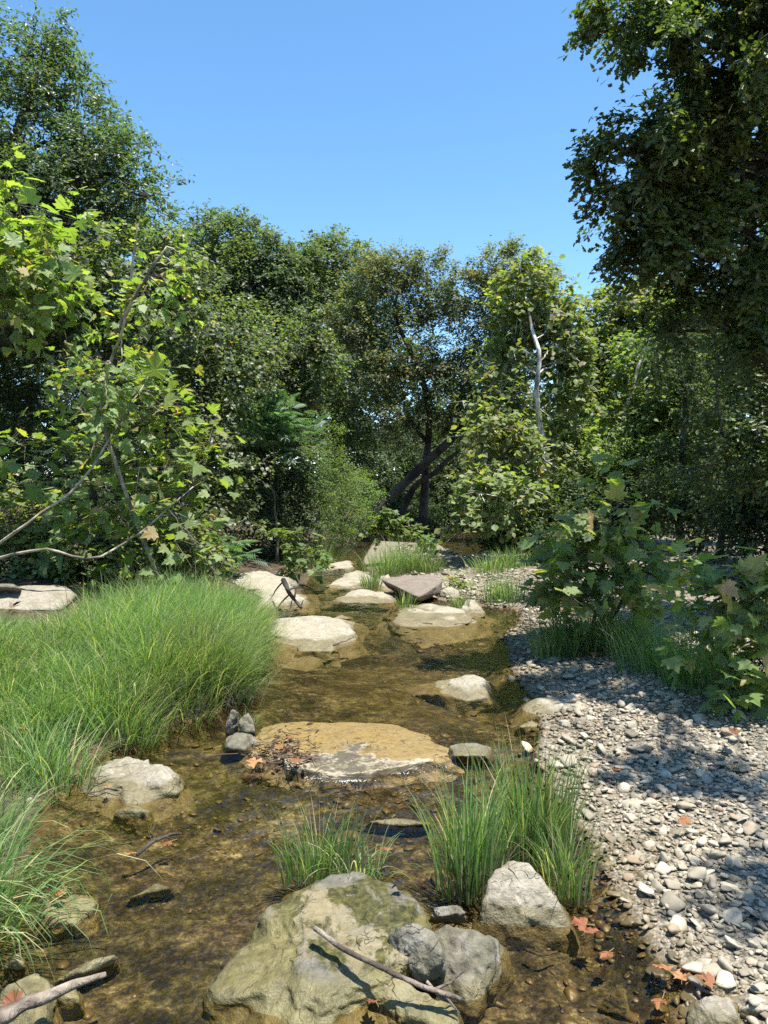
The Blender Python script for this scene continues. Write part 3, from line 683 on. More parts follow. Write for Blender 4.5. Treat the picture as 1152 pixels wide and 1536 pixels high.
near = [
    ('pale stone at the bottom edge under the driftwood branch', 'yrock', [(-20, 1560, -.05), (85, 1560, -.05), (92, 1500, -.05), (10, 1495, -.05), (5, 1480, .12), (55, 1458, .14), (82, 1490, .10), (60, 1525, .09)], 171),
    ('small yellow stone just under the tip of the driftwood branch', 'yrock', [(80, 1525, -.06), (130, 1515, -.06), (125, 1480, -.06), (85, 1490, .03), (112, 1478, .04), (120, 1500, .02)], 172),
    ('yellow stone at the lower left corner below the driftwood branch', 'yrock', [(25, 1600, -.05), (90, 1590, -.05), (90, 1540, -.05), (40, 1540, .06), (75, 1530, .07), (86, 1550, .04)], 173),
    ('long pale stone lying along the riffle above the driftwood branch', 'grey', [(78, 1480, -.06), (175, 1450, -.06), (170, 1430, -.06), (90, 1462, .03), (140, 1437, .06), (172, 1432, .04), (130, 1458, .03)], 174),
    ('white stone at the water edge under the left grass', 'rock', [(20, 1225, -.03), (62, 1215, -.03), (58, 1195, -.02), (25, 1207, .06), (45, 1196, .08), (60, 1200, .06)], 175),
    ('rounded brown stone beside the drooping blades on the left', 'yrock', [(50, 1400, -.06), (148, 1395, -.06), (140, 1340, -.06), (60, 1362, .06), (100, 1338, .08), (142, 1352, .05), (110, 1385, .02)], 176),
    ('round dark red-brown stone near the lower left corner', 'yrock', [(5, 1462, -.05), (42, 1460, -.05), (38, 1430, -.05), (10, 1436, .05), (28, 1428, .06), (38, 1445, .04)], 177),
    ('square pale boulder at the bottom edge of the gravel', 'rock', [(1030, 1570, -.05), (1110, 1570, -.03), (1108, 1520, -.03), (1035, 1505, .06), (1060, 1490, .13), (1096, 1490, .13), (1106, 1520, .10), (1040, 1535, .05)], 178),
    ('flat pale stone right of the square pale boulder', 'rock', [(1105, 1540, .0), (1165, 1535, .0), (1160, 1500, .0), (1110, 1512, .09), (1140, 1496, .11), (1160, 1515, .09)], 179),
    ('oval tan stone above the square pale boulder, in a row of stones', 'rock', [(1060, 1500, -.02), (1110, 1505, -.02), (1110, 1470, -.02), (1066, 1478, .08), (1090, 1462, .10), (1108, 1482, .07)], 180),
    ('olive oval stone lying alone under the clear water at lower right', 'subm', [(898, 1500, -.07), (945, 1502, -.07), (945, 1470, -.07), (902, 1478, -.01), (925, 1472, .012), (942, 1488, -.01)], 181),
    ('pinkish flat stone in the wet edge right of the grass', 'rock', [(895, 1310, -.03), (930, 1308, -.03), (928, 1288, -.03), (900, 1294, .05), (915, 1288, .06), (928, 1298, .04)], 182),
    ('round olive stone in the shallows right of the pointed boulder', 'subm', [(940, 1375, -.05), (980, 1375, -.05), (978, 1345, -.05), (945, 1355, .03), (962, 1345, .04), (976, 1360, .025)], 183),
    ('pale stone with dark hole-like shade in the shallows', 'rock', [(920, 1360, -.05), (955, 1360, -.05), (950, 1338, -.05), (926, 1345, .03), (940, 1336, .05), (952, 1348, .03)], 184),
    ('oblong mossy stone wholly in the water left of the big mossy boulder', 'subm', [(185, 1358, -.08), (262, 1345, -.08), (255, 1322, -.08), (195, 1345, .004), (230, 1324, .02), (260, 1330, .012)], 185),
    ('pale underwater stone above the drooping blades', 'subm', [(100, 1330, -.08), (146, 1325, -.08), (140, 1300, -.08), (108, 1315, -.01), (125, 1304, .01), (142, 1312, -.01)], 186),
    ('stone on the right end of the cream shelf', 'rockup', [(690, 925, -.02), (730, 925, .0), (720, 900, .0), (692, 905, .18), (705, 897, .2), (722, 912, .12)], 187),
    ('square pale stone at the back of the islet', 'rockup', [(735, 905, .0), (775, 905, .0), (770, 888, .0), (738, 893, .19), (752, 886, .21), (770, 893, .16)], 188),
    ('pale stone beside the small leafy plants on the islet', 'rockup', [(655, 900, .0), (690, 905, .0), (690, 880, .0), (660, 885, .22), (675, 878, .24), (688, 888, .2)], 189),
    ('tan stone at the head of the gravel, under the far grass', 'rockup', [(690, 885, .0), (720, 885, .0), (720, 868, .0), (694, 872, .22), (706, 866, .24), (718, 874, .2)], 190),
    ('flat wet stone on the edge of the gravel beside the tan slab', 'rock', [(770, 1098, -.03), (812, 1100, -.02), (815, 1082, -.02), (776, 1088, .06), (795, 1080, .07), (812, 1088, .05)], 191),
    ('flat stone just showing in the pool above the large flat pale boulder', 'rockup', [(490, 935, -.08), (530, 935, -.08), (525, 922, -.08), (495, 928, .055), (512, 922, .065), (526, 928, .055)], 192),
    ('wide flat stone at the upper left of the pool, tan and wet', 'subm', [(390, 930, -.05), (440, 925, -.08), (430, 908, -.05), (395, 915, .06), (415, 908, .08), (432, 916, .055)], 193),
]
for lab, mat, pp, sd in near:
    rock('stone', lab, 'stone', pp, mat, sd, rough=.09, p=18)

# ------------------------------------------------------------------ foam where the water slips over the ledge
r = np.random.default_rng(3); mb = MB(); fv, ff = ICO[1]
for (px, py, n_, sx, sy) in ((520, 1169, 260, 13, 1.6), (480, 1166, 60, 12, 1.6), (590, 1159, 40, 22, 1.5), (655, 1148, 20, 12, 1.5)):
    c = np.array([at(a, b_, .004) for a, b_ in np.stack([r.normal(px, sx, n_), r.normal(py, sy, n_)], -1)])
    c[:, 2] = wlevel(c[:, 0], c[:, 1]) + .001
    q = r.uniform(.0008, .0032, n_)
    V = fv[None] * (q[:, None] * np.array([1.6, 1.6, .7]))[:, None] + c[:, None]
    mb.add(V.reshape(-1, 3), (ff[None] + (np.arange(n_) * len(fv))[:, None, None]).reshape(-1, 3))
fm, nt_, nd_, lk_ = newmat('white_foam'); p_ = N(nt_, 'ShaderNodeBsdfPrincipled'); p_.inputs['Base Color'].default_value = (.55, .56, .55, 1); p_.inputs['Roughness'].default_value = .3; p_.inputs['Alpha'].default_value = .75
o_ = N(nt_, 'ShaderNodeOutputMaterial'); lk_.new(p_.outputs[0], o_.inputs[0])
tag(mb.build('foam', fm, None, True), 'specks of white foam below the ledge and in the riffles', None, None, 'stuff')

# ------------------------------------------------------------------ gravel
def proj(P):
    c, s = math.cos(PITCH), math.sin(PITCH)
    y, z = P[:, 1], P[:, 2] - CAMZ
    dep = y * c - z * s; up = y * s + z * c
    return 576 + F * P[:, 0] / dep, 768 - F * up / dep, dep

PEB = []
for k in range(14):
    r = np.random.default_rng(300 + k)
    q = nrm(r.normal(size=(5, 3))); pts = nrm(np.vstack([q, -q]) + r.normal(size=(10, 3)) * .25) * [1, .78, .36] * r.uniform(.75, 1.1, (10, 1))
    row = {}
    for sub in (1, 2, 3):
        pl, vs = hull_planes(pts)
        d = nrm(ICO[sub][0] * [1, .8, .45]); s = np.zeros(len(d))
        for n, q in pl:
            n = n if n @ q > 0 else -n
            s += (np.maximum(d @ n, 0) / max(n @ q, .05)) ** 16
        v = d * (s ** (-1 / 16))[:, None]
        if sub == 3: v = v * (1 + .05 * fbm(v * 3, 3, 40 + k))[:, None]
        row[sub] = v
    PEB.append(row)

def scatter(n, x0, x1, y0, y1, size_fn, seed, keep):
    r = np.random.default_rng(seed)
    # more stones near than far, as even density in the ground plane
    X = r.uniform(x0, x1, n); Y = r.uniform(y0, y1, n)
    h, sd = height(X, Y); s = size_fn(r, X, Y)
    k = keep(X, Y, sd, r)
    return X[k], Y[k], h[k], s[k], sd[k]

def barkeep(X, Y, sd, r):
    right = X > centre_x(Y) + .15
    lim = np.interp(Y, [2, 3.5, 5, 7, 9, 12], [3.6, 3.6, 3.6, 3.4, 3.2, 2.4])
    inside = right & (sd < .06) & (X < lim + .5)
    edge = (sd > -.12) & (r.random(len(X)) < .45)
    ex = (Y > 8.0) & (Y < 10.2) & (X < 1.3) & (X > -.2); right &= ~ex; inside &= ~ex
    p = np.clip((-sd + .02) * 8, .35, 1)
    return inside & (r.random(len(X)) < p) | (right & edge & (sd < .14) & (r.random(len(X)) < .5))
def sz(r, X, Y):
    return np.clip(r.lognormal(math.log(.0185), .50, len(X)), .007, .07) * (1 + .035 * np.clip(Y - 4, 0, 8))
sets = [scatter(16500, .35, 3.6, 1.7, 4.0, sz, 1, barkeep), scatter(18500, .6, 4.2, 4.0, 7.2, lambda r, X, Y: sz(r, X, Y) * 1.1, 2, barkeep),
        scatter(11500, .5, 4.4, 7.2, 11, lambda r, X, Y: sz(r, X, Y) * 1.25, 3, barkeep),
        scatter(5000, .2, 6, 11, 20, lambda r, X, Y: sz(r, X, Y) * 1.7, 4, lambda X, Y, sd, r: (sd < .02) & (X > centre_x(Y) + .3)),
        scatter(1500, .8, 4, 9.5, 12.5, lambda r, X, Y: sz(r, X, Y) * 1.6, 5, barkeep)]
PX = [np.concatenate(c) for c in zip(*sets)]
X, Y, Hh, S, SD = PX
n = len(X); r = np.random.default_rng(77)
lift = r.uniform(-.15, .45, n) * S
POS = np.stack([X, Y, Hh + lift], -1)
var = r.integers(0, len(PEB), n); rz = r.uniform(0, 2 * np.pi, n); tx = r.normal(0, .28, n); ty = r.normal(0, .28, n)
u_, v_, dep = proj(POS)
show = S / dep * ((u_ > 10) & (u_ < 1142) & (v_ < 1526) & (v_ > 850))
top = np.argsort(-show)[:290]
single = np.zeros(n, bool); single[top] = True

def rotm(a, b, c):
    ca, sa, cb, sb, cc, sc = np.cos(a), np.sin(a), np.cos(b), np.sin(b), np.cos(c), np.sin(c)
    Rz = np.array([[cc, -sc, 0 * cc], [sc, cc, 0 * cc], [0 * cc, 0 * cc, 1 + 0 * cc]]).transpose(2, 0, 1)
    Rx = np.array([[1 + 0 * ca, 0 * ca, 0 * ca], [0 * ca, ca, -sa], [0 * ca, sa, ca]]).transpose(2, 0, 1)
    Ry = np.array([[cb, 0 * cb, sb], [0 * cb, 1 + 0 * cb, 0 * cb], [-sb, 0 * cb, cb]]).transpose(2, 0, 1)
    return Rz @ Ry @ Rx
def stones(mb, POS, S, var, R, sub, seed, wl):
    rr = np.random.default_rng(seed)
    for k in range(len(PEB)):
        i = np.where(var == k)[0]
        if not len(i): continue
        v = PEB[k][sub]; f = ICO[sub][1]
        V = np.einsum('nij,vj->nvi', R[i], v) * S[i, None, None] + POS[i, None]
        a = np.zeros((len(i), len(v), 3)); a[:, :, 2] = rr.random(len(i))[:, None]; a[:, :, 0] = wl[i, None]
        mb.add(V.reshape(-1, 3), (f[None] + (np.arange(len(i)) * len(v))[:, None, None]).reshape(-1, 3), 0, a.reshape(-1, 3))
R = rotm(tx, ty, rz); WLs = wlevel(X, Y)
mb = MB()
nearm = ~single & (dep < 4.2); farm = ~single & (dep >= 4.2)
stones(mb, POS[nearm], S[nearm], var[nearm], R[nearm], 2, 5, WLs[nearm])
stones(mb, POS[farm], S[farm], var[farm], R[farm], 1, 6, WLs[farm])
tag(mb.build('gravel', M['pebble'], None, True), 'pale limestone gravel heaped along the right side of the creek', None, None, 'stuff')
pm = []
for k in range(len(PEB)):
    b = MB(); b.add(PEB[k][3], ICO[3][1]); pm.append(b.mesh('pebble', M['pebble'], True))
for i in top:
    o = link('pebble', pm[var[i]]); o.location = POS[i]; o.rotation_euler = (tx[i], ty[i], rz[i]); o.scale = [S[i]] * 3
    tag(o, 'one of the loose pale limestone pebbles lying on the gravel bar', 'pebble', 'pebbles of the gravel bar')

# small stones on the creek bed
def bedkeep(X, Y, sd, r):
    cl = fbm(np.stack([X, Y, X * 0], -1) * 1.6, 2, 71)
    return (sd > .02) & (r.random(len(X)) < np.clip(.35 + cl, .02, 1) * np.where(X > centre_x(Y) + .2, 1, .5))
X, Y, Hh, S, SD = [np.concatenate(c) for c in zip(scatter(4600, -2, 1.6, 1.8, 5, lambda r, X, Y: np.clip(r.lognormal(math.log(.019), .55, len(X)), .008, .07), 12, bedkeep),
                                                scatter(1500, -1.6, 1.8, 5, 11, lambda r, X, Y: np.clip(r.lognormal(math.log(.032), .45, len(X)), .012, .09), 13, bedkeep))]
n = len(X); r = np.random.default_rng(8)
S = np.minimum(S, np.maximum((wlevel(X, Y) - Hh) * 1.9, .012))
R = rotm(r.normal(0, .2, n), r.normal(0, .2, n), r.uniform(0, 6.28, n))
mb = MB(); stones(mb, np.stack([X, Y, Hh + .1 * S], -1), S, r.integers(0, len(PEB), n), R, 2, 9, np.full(n, -.5) * -1)
tag(mb.build('bed_gravel', M['pebble'], None, True), 'small brown stones strewn over the creek bed', None, None, 'stuff')
# ------------------------------------------------------------------ crowns
UP = np.array([0, 0, 1.0])
LEAF = {'leaf': T_leaf(), 'far': T_far(), 'oak': T_oak(), 'syc': T_syc(), 'frond': T_frond(), 'round': T_leaf(.75, .06, .1), 'narrow': T_leaf(.26, .05, .2)}

def ells_world(ells):
    out = []
    for e in ells:
        px, py, rx, ry, Y = e[:5]
        k = Y / F
        rd = e[5] if len(e) > 5 else (rx + ry) / 2 * k
        out.append((atY(px, py, Y), np.array([rx * k, rd, ry * k])))
    return out

def crown(ells, ncl, nleaf, size, tmpl, spray, seed, mat=0, twigs=0.0, mb=None, inner=.55, lump=.28, droop=.3, upb=.55, sunb=.36, keep=None, jit=.35, twigmat=1, twigr=.004):
    """clusters of leaves spread through lumpy ellipsoids; returns the mesh builder and the cluster centres per ellipsoid"""
    r = np.random.default_rng(seed)
    mb = mb or MB()
    W = ells_world(ells)
    vol = np.array([float(np.prod(e[1]) ** (2 / 3)) for e in W]); pr = vol / vol.sum()
    which = r.choice(len(W), ncl, p=pr)
    C = np.empty((ncl, 3)); O = np.empty((ncl, 3))
    for k, (c, ra) in enumerate(W):
        i = np.where(which == k)[0]
        d = nrm(r.normal(size=(len(i), 3)))
        f = r.uniform(inner ** 3, 1, len(i)) ** (1 / 3)
        f = f * (1 + lump * vnoise(d * 2.2 + 9 * k, seed))
        C[i] = c + d * f[:, None] * ra
        O[i] = nrm(d / ra * ra.mean())
    # drop clusters deep inside another ellipsoid
    deep = np.zeros(ncl, bool)
    for k, (c, ra) in enumerate(W):
        deep |= (which != k) & ((((C - c) / ra) ** 2).sum(1) < .25)
    ok = ~deep & (C[:, 2] > .15)
    if keep is not None: ok &= keep(C)
    C, O, which = C[ok], O[ok], which[ok]
    n = len(C)
    K = 5
    tw = nrm(O[:, None] * .55 + r.normal(size=(n, K, 3)) * .62 + UP * .12)
    L = spray * r.uniform(.6, 1.3, (n, K))
    per = np.maximum((nleaf * r.uniform(.5, 1.5, n)).astype(int), 2)
    ci = np.repeat(np.arange(n), per); m = len(ci)
    ki = r.integers(0, K, m); t = r.uniform(.12, 1.05, m)
    d = tw[ci, ki]; l = L[ci, ki]
    pos = C[ci] + d * (l * t)[:, None] - UP * (droop * l * t * t)[:, None] + r.normal(size=(m, 3)) * (.12 * spray)
    side = nrm(np.cross(d, UP) + 1e-3) * np.where(r.random(m) < .5, 1, -1)[:, None]
    along = nrm(d * .5 + side * .8 - UP * .25 + r.normal(size=(m, 3)) * .35)
    normal = nrm(UP * upb + O[ci] * .55 + SUN * sunb + r.normal(size=(m, 3)) * .48)
    sz = size * r.uniform(.6, 1.25, m)
    place(mb, LEAF[tmpl], pos, along, normal, sz, mat, seed, 1 + r.normal(0, jit, m))
    if twigs:
        A = np.repeat(C, K, 0); Bd = tw.reshape(-1, 3) * L.reshape(-1, 1)
        sel = r.random(len(A)) < twigs
        prisms(mb, A[sel], (A + Bd - UP * (droop * L.reshape(-1, 1)))[sel], np.full(sel.sum(), twigr), np.full(sel.sum(), twigr * .35), twigmat)
    return mb, C, which, W

def limb_pts(a, b, seed, rise=.25, n=12, wob=.08):
    a, b = np.asarray(a), np.asarray(b); d = b - a; L = np.linalg.norm(d)
    mid = a + d * .5 + UP * rise * L * .35
    return curve([a, mid, b], n, wob, seed)

def tree(name, label, cat, base, trunk, r0, ells, ncl, nleaf, size, tmpl, mats, spray, seed, group=None, limbs=True, sub=5, topr=.25, limb_r=.45, twigs=0.0, extra_trunks=(), sides=9, rlimb=None, dead=0, twigr=.004, **kw):
    """trunk: list of world points; one limb for each ellipsoid, thinner branches to some of its leaf clusters"""
    base = np.asarray(base, float)
    root = thing(name, label, cat, base, group); U = Under(root)
    leafm, bark = mats
    tb = MB()
    tp = curve(trunk, 16, .012, seed)
    tr = np.linspace(r0, r0 * topr, 16); tr[0] *= 1.35; tr[1] *= 1.1
    tube(tb, tp, tr, sides, 0, .10, seed=seed)
    to = U.put(tb, 'trunk', bark, None, True)
    for k, (pts, rr) in enumerate(extra_trunks):
        b = MB(); tube(b, curve(pts, 14, .02, seed + k + 50), np.linspace(rr, rr * .4, 14), sides, 0, .10, seed=seed + k)
        U.put(b, 'trunk', bark, None, True)
    mb, C, which, W = crown(ells, ncl, nleaf, size, tmpl, spray, seed, twigs=twigs, twigr=twigr, **kw)
    if limbs:
        r = np.random.default_rng(seed + 3)
        for k, (c, ra) in enumerate(W):
            # leave the trunk a little below the height of the ellipsoid
            dd = np.linalg.norm(tp - (c - UP * ra[2] * .8), axis=1) + np.maximum(tp[:, 2] - c[2], 0) * 2
            j = int(np.clip(np.argmin(dd), 3, 15))
            rl = max(tr[j] * limb_r, .012) if rlimb is None else rlimb
            lb = MB(); lp = limb_pts(tp[j], c, seed + k * 7, .3)
            tube(lb, lp, np.linspace(rl, rl * .35, len(lp)), 6, 0, .08, seed=seed)
            ids = np.where(which == k)[0]
            for q in (r.choice(ids, min(sub, len(ids)), replace=False) if len(ids) else []):
                s = lp[r.integers(4, len(lp))]
                bp = limb_pts(s, C[q], seed + int(q), .15, 8, .1)
                tube(lb, bp, np.linspace(rl * .4, rl * .12, 8), 4, 0)
            U.put(lb, 'limb', bark, to, True)
    U.put(mb, 'crown', [leafm, bark])
    return root

def gz(x, y):
    return float(height(np.array([x]), np.array([y]))[0][0])
def gbase(px, Y):
    x = (px - 576) / F * Y
    return np.array([x, Y, gz(x, Y)])

def tp_(b, *pts):
    """trunk points: base and then pixels with a distance"""
    return [b] + [atY(*p) for p in pts]

# --- left bank, tall small-leaved tree behind everything near
b = gbase(-60, 13.5)
tree('tree', 'tall dense tree with small glossy leaves at the upper left, its top against the sky', 'tree', b, tp_(b, (-50, 620, 13.5), (-20, 400, 13.3), (20, 230, 13.2), (55, 110, 13)), .22,
     [(58, 105, 50, 50, 13, .9), (30, 80, 22, 34, 13, .4), (75, 62, 18, 26, 13, .3), (110, 165, 68, 62, 13), (40, 200, 120, 80, 13.2), (150, 225, 66, 56, 12.8), (180, 275, 62, 50, 12.7), (222, 295, 40, 32, 12.5, .5), (90, 300, 110, 70, 12.8), (-30, 300, 130, 130, 13.2), (150, 335, 70, 30, 12.8), (-120, 180, 110, 120, 13.5), (20, 330, 140, 90, 15.6, 1.6), (-90, 300, 120, 120, 15.6, 1.6), (140, 360, 80, 50, 15.2, 1.4), (30, 440, 110, 40, 16, 1.5)],
     1350, 74, .088, 'leaf', (M['elm'], M['bark']), .42, 101, twigs=.5, lump=.32, inner=.5)
# --- vine hung trees of the left bank
b = gbase(130, 12)
tree('tree', 'vine-draped tree behind the sycamore saplings on the left bank, tangled and pale-leaved', 'tree', b, tp_(b, (140, 640, 12), (170, 500, 12), (200, 410, 12)), .16,
     [(205, 395, 75, 50, 11.6), (265, 400, 46, 45, 12), (150, 440, 80, 60, 11.6), (235, 470, 75, 60, 11.8), (90, 420, 80, 50, 11.8), (180, 530, 60, 50, 11.6), (0, 430, 80, 60, 12.2), (20, 470, 90, 40, 13.4, 1.2), (-70, 500, 90, 60, 13.4, 1.2), (100, 500, 70, 34, 13.2, 1)],
     620, 44, .085, 'round', (M['vine'], M['greyb']), .38, 111, twigs=.8, lump=.35)
b = gbase(290, 14)
tree('bush', 'tall mound of creepers over the bank, right of the vine-draped tree, with pale glinting leaves', 'bush', b, tp_(b, (300, 700, 14), (320, 560, 14), (330, 490, 14)), .12,
     [(310, 490, 66, 42, 13.6), (280, 560, 60, 60, 13.4), (345, 555, 60, 60, 13.4), (300, 640, 62, 60, 13.2), (330, 700, 62, 60, 13.2), (260, 720, 70, 70, 12.6), (310, 780, 62, 55, 12.8), (230, 640, 60, 70, 12.4), (240, 800, 80, 50, 12.2)],
     620, 44, .08, 'round', (M['vine'], M['greyb']), .36, 121, twigs=.6, lump=.4)
b = gbase(420, 16)
tree('bush', 'rounded creeper-covered bush hanging over the shaded hollow, left of the channel', 'bush', b, tp_(b, (410, 720, 16), (420, 600, 16), (430, 530, 16)), .12,
     [(430, 520, 58, 40, 15.6), (385, 545, 50, 45, 15.4), (465, 545, 42, 38, 15.8), (420, 585, 56, 40, 15.6), (375, 500, 30, 24, 15.4)],
     330, 48, .08, 'round', (M['vine'], M['greyb']), .36, 131, twigs=.6, lump=.4)
# compound-leaved sapling
def frond_plant(label, px, py, Y, w, hgt, nfr, L, seed, stem_from):
    r = np.random.default_rng(seed)
    b = gbase(stem_from, Y)
    root = thing('sapling', label, 'sapling', b); U = Under(root)
    top = atY(px, py, Y)
    sb = MB(); sp = curve([b, b * .5 + top * .5 + [0, 0, .1], top], 12, .03, seed); tube(sb, sp, np.linspace(.035, .01, 12), 6); U.put(sb, 'stem', M['greyb'], None, True)
    th = r.uniform(0, 2 * np.pi, nfr); el = r.uniform(-.15, .9, nfr)
    d = np.stack([np.cos(th) * np.cos(el), np.sin(th) * np.cos(el), np.sin(el)], -1)
    pos = top + d * r.uniform(.05, .35, (nfr, 1)) * [w, w, hgt] + r.normal(size=(nfr, 3)) * [w * .33, w * .33, hgt * .3]
    nb = MB(); place(nb, LEAF['frond'], pos, nrm(d + UP * .1), nrm(UP + .25 * r.normal(size=(nfr, 3))), L * r.uniform(.7, 1.2, nfr), 0, seed)
    U.put(nb, 'foliage', M['frond'])
frond_plant('blue-green sapling with feathery compound leaves over the dark hollow', 405, 640, 14.2, .85, .75, 190, .40, 141, 415)
frond_plant('low feathery sapling beside the humped tan rock, behind the tall grass', 335, 838, 11.5, .45, .5, 34, .42, 142, 330)

# --- low tangle of creepers behind the grass bank
b = gbase(120, 10.4)
tree('bush', 'low sunlit tangle of round-leaved creepers between the left grass and the sycamore saplings', 'bush', b, tp_(b, (120, 845, 10.4)), .03,
     [(40, 830, 70, 34, 10.2, .5), (140, 838, 70, 34, 10.0, .5), (230, 840, 60, 34, 9.8, .5), (300, 845, 40, 26, 9.8, .4), (-40, 820, 70, 40, 10.4, .5), (190, 800, 70, 30, 10.5, .5), (80, 795, 70, 30, 10.6, .5), (280, 800, 40, 30, 10.4, .4)],
     330, 30, .085, 'round', (M['syctree'], M['greyb']), .24, 137, twigs=.6, lump=.4, limb_r=.4, sunb=.4)
# --- light shrubs lining the channel on the left
for k, (ell, ncl, nl, lab, Yb, pxb, mt) in enumerate([
    ([(40, 640, 90, 60, 14.6), (-60, 640, 110, 80, 14.6), (130, 690, 90, 60, 14.6), (20, 740, 120, 44, 14.2), (210, 690, 80, 60, 15), (-100, 540, 120, 120, 15.2), (60, 540, 90, 80, 15.2)], 560, 60, 'dim thicket far behind the left-edge sapling, closing the gap under the tall tree', 14.6, 40, 'under'),
    ([(480, 690, 34, 60, 19), (505, 720, 30, 50, 19.5), (470, 760, 36, 40, 18.5)], 190, 46, 'light feathery shrub where the channel bends out of sight on the left', 19, 480, 'light'),
    ([(515, 770, 30, 34, 21), (500, 800, 30, 22, 20), (540, 745, 22, 40, 22)], 130, 46, 'small yellowish shrub at the foot of the leaning trunk', 21, 515, 'light'),
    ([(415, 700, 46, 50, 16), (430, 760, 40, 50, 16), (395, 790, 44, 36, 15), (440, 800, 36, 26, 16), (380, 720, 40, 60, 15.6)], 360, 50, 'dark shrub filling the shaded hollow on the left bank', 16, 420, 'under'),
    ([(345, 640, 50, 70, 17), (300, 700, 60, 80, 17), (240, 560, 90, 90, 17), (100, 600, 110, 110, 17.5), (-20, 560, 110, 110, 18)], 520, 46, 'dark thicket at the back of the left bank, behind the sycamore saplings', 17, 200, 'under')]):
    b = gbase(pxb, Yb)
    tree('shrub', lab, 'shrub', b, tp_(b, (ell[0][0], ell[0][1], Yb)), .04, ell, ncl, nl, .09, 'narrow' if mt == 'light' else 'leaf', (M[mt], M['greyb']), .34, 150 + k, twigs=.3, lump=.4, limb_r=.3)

# --- dense trees behind the bend
for k, (ell, lab, Yb, pxb) in enumerate([
    ([(285, 385, 60, 60, 30), (250, 430, 60, 60, 30), (330, 390, 45, 60, 30), (310, 460, 70, 60, 29.5), (230, 500, 60, 60, 30)], 'dense green tree behind the creepers, leftmost of the two by the bend', 30, 285),
    ([(395, 400, 46, 50, 29), (370, 440, 56, 60, 29), (430, 420, 44, 60, 29), (400, 500, 70, 60, 28.5), (360, 350, 26, 26, 30)], 'round-headed dense green tree standing beyond the creeper mound', 29, 400),
    ([(495, 390, 52, 42, 31), (465, 420, 50, 60, 31), (535, 420, 50, 50, 31), (500, 480, 70, 70, 30), (560, 430, 40, 50, 31), (470, 560, 60, 60, 29), (530, 570, 50, 70, 29)], 'highest dense green tree behind the bend, bluish in its crown', 31, 500)]):
    b = gbase(pxb, Yb)
    tree('tree', lab, 'tree', b, tp_(b, (pxb, 600, Yb), (pxb + 6, 430, Yb)), .25, ell, 520, 62, .17, 'far', (M['ash'], M['greyb']), .62, 170 + k, lump=.4, inner=.45, twigs=.3, twigr=.008, sunb=.5)

# --- the two brown oaks with dark trunks
b = gbase(632, 25)
tree('oak_tree', 'upright oak with dark forking limbs and thin brownish crown, centre of the far bank', 'tree', b, tp_(b, (640, 700, 25), (641, 600, 25), (615, 520, 25), (592, 470, 25), (600, 420, 25)), .15,
     [(598, 405, 46, 28, 25), (640, 400, 26, 24, 25, .6), (555, 430, 46, 40, 25), (640, 450, 34, 40, 25.2), (575, 490, 56, 34, 24.8), (530, 480, 34, 34, 25), (630, 545, 48, 40, 24.6), (570, 560, 50, 34, 24.8), (600, 620, 50, 34, 24.8)],
     540, 52, .115, 'far', (M['oak'], M['bark']), .50, 181, twigs=1.0, inner=.35, lump=.45, twigr=.009, limb_r=.6, sub=7)
b = gbase(548, 24.5)
tree('oak_tree', 'leaning oak with a black trunk slanting up to the right over the water', 'tree', b, tp_(b, (556, 775, 24.5), (620, 715, 24.5), (682, 655, 24.3), (728, 590, 24.2), (752, 510, 24.2), (770, 420, 24.2)), .20,
     [(770, 392, 30, 28, 24.2, .7), (735, 405, 36, 30, 24.2), (700, 440, 40, 42, 24.4), (785, 440, 42, 44, 24), (730, 490, 50, 40, 24.2), (820, 430, 26, 28, 24), (770, 530, 60, 44, 24), (700, 570, 50, 44, 24.4), (740, 620, 60, 40, 23.8), (690, 630, 40, 30, 24.6)],
     600, 52, .115, 'far', (M['oak'], M['bark']), .50, 182, twigs=1.0, inner=.35, lump=.45, twigr=.009, limb_r=.5, sub=7, topr=.22,
     extra_trunks=[([gbase(590, 25.5), atY(612, 742, 25), atY(655, 705, 24.6), atY(700, 668, 24.3)], .14)])
# undergrowth of the far bank
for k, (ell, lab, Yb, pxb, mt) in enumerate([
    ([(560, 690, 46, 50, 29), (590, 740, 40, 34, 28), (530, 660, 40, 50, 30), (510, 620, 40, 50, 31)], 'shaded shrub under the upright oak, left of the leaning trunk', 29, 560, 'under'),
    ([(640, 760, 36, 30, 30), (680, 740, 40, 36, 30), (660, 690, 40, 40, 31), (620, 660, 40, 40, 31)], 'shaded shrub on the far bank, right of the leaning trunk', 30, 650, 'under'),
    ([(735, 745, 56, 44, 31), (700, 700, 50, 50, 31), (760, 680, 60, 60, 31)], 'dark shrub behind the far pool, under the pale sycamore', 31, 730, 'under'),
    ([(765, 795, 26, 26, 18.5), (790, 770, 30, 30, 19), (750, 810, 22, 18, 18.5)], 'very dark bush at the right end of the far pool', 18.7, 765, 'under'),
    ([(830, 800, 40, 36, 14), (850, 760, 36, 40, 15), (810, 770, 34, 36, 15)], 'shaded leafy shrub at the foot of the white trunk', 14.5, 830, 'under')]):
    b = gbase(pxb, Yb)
    tree('shrub', lab, 'shrub', b, tp_(b, (pxb, ell[0][1], Yb)), .04, ell, 170, 48, .13 if Yb > 25 else .10, 'far', (M[mt], M['greyb']), .45, 190 + k, lump=.4)
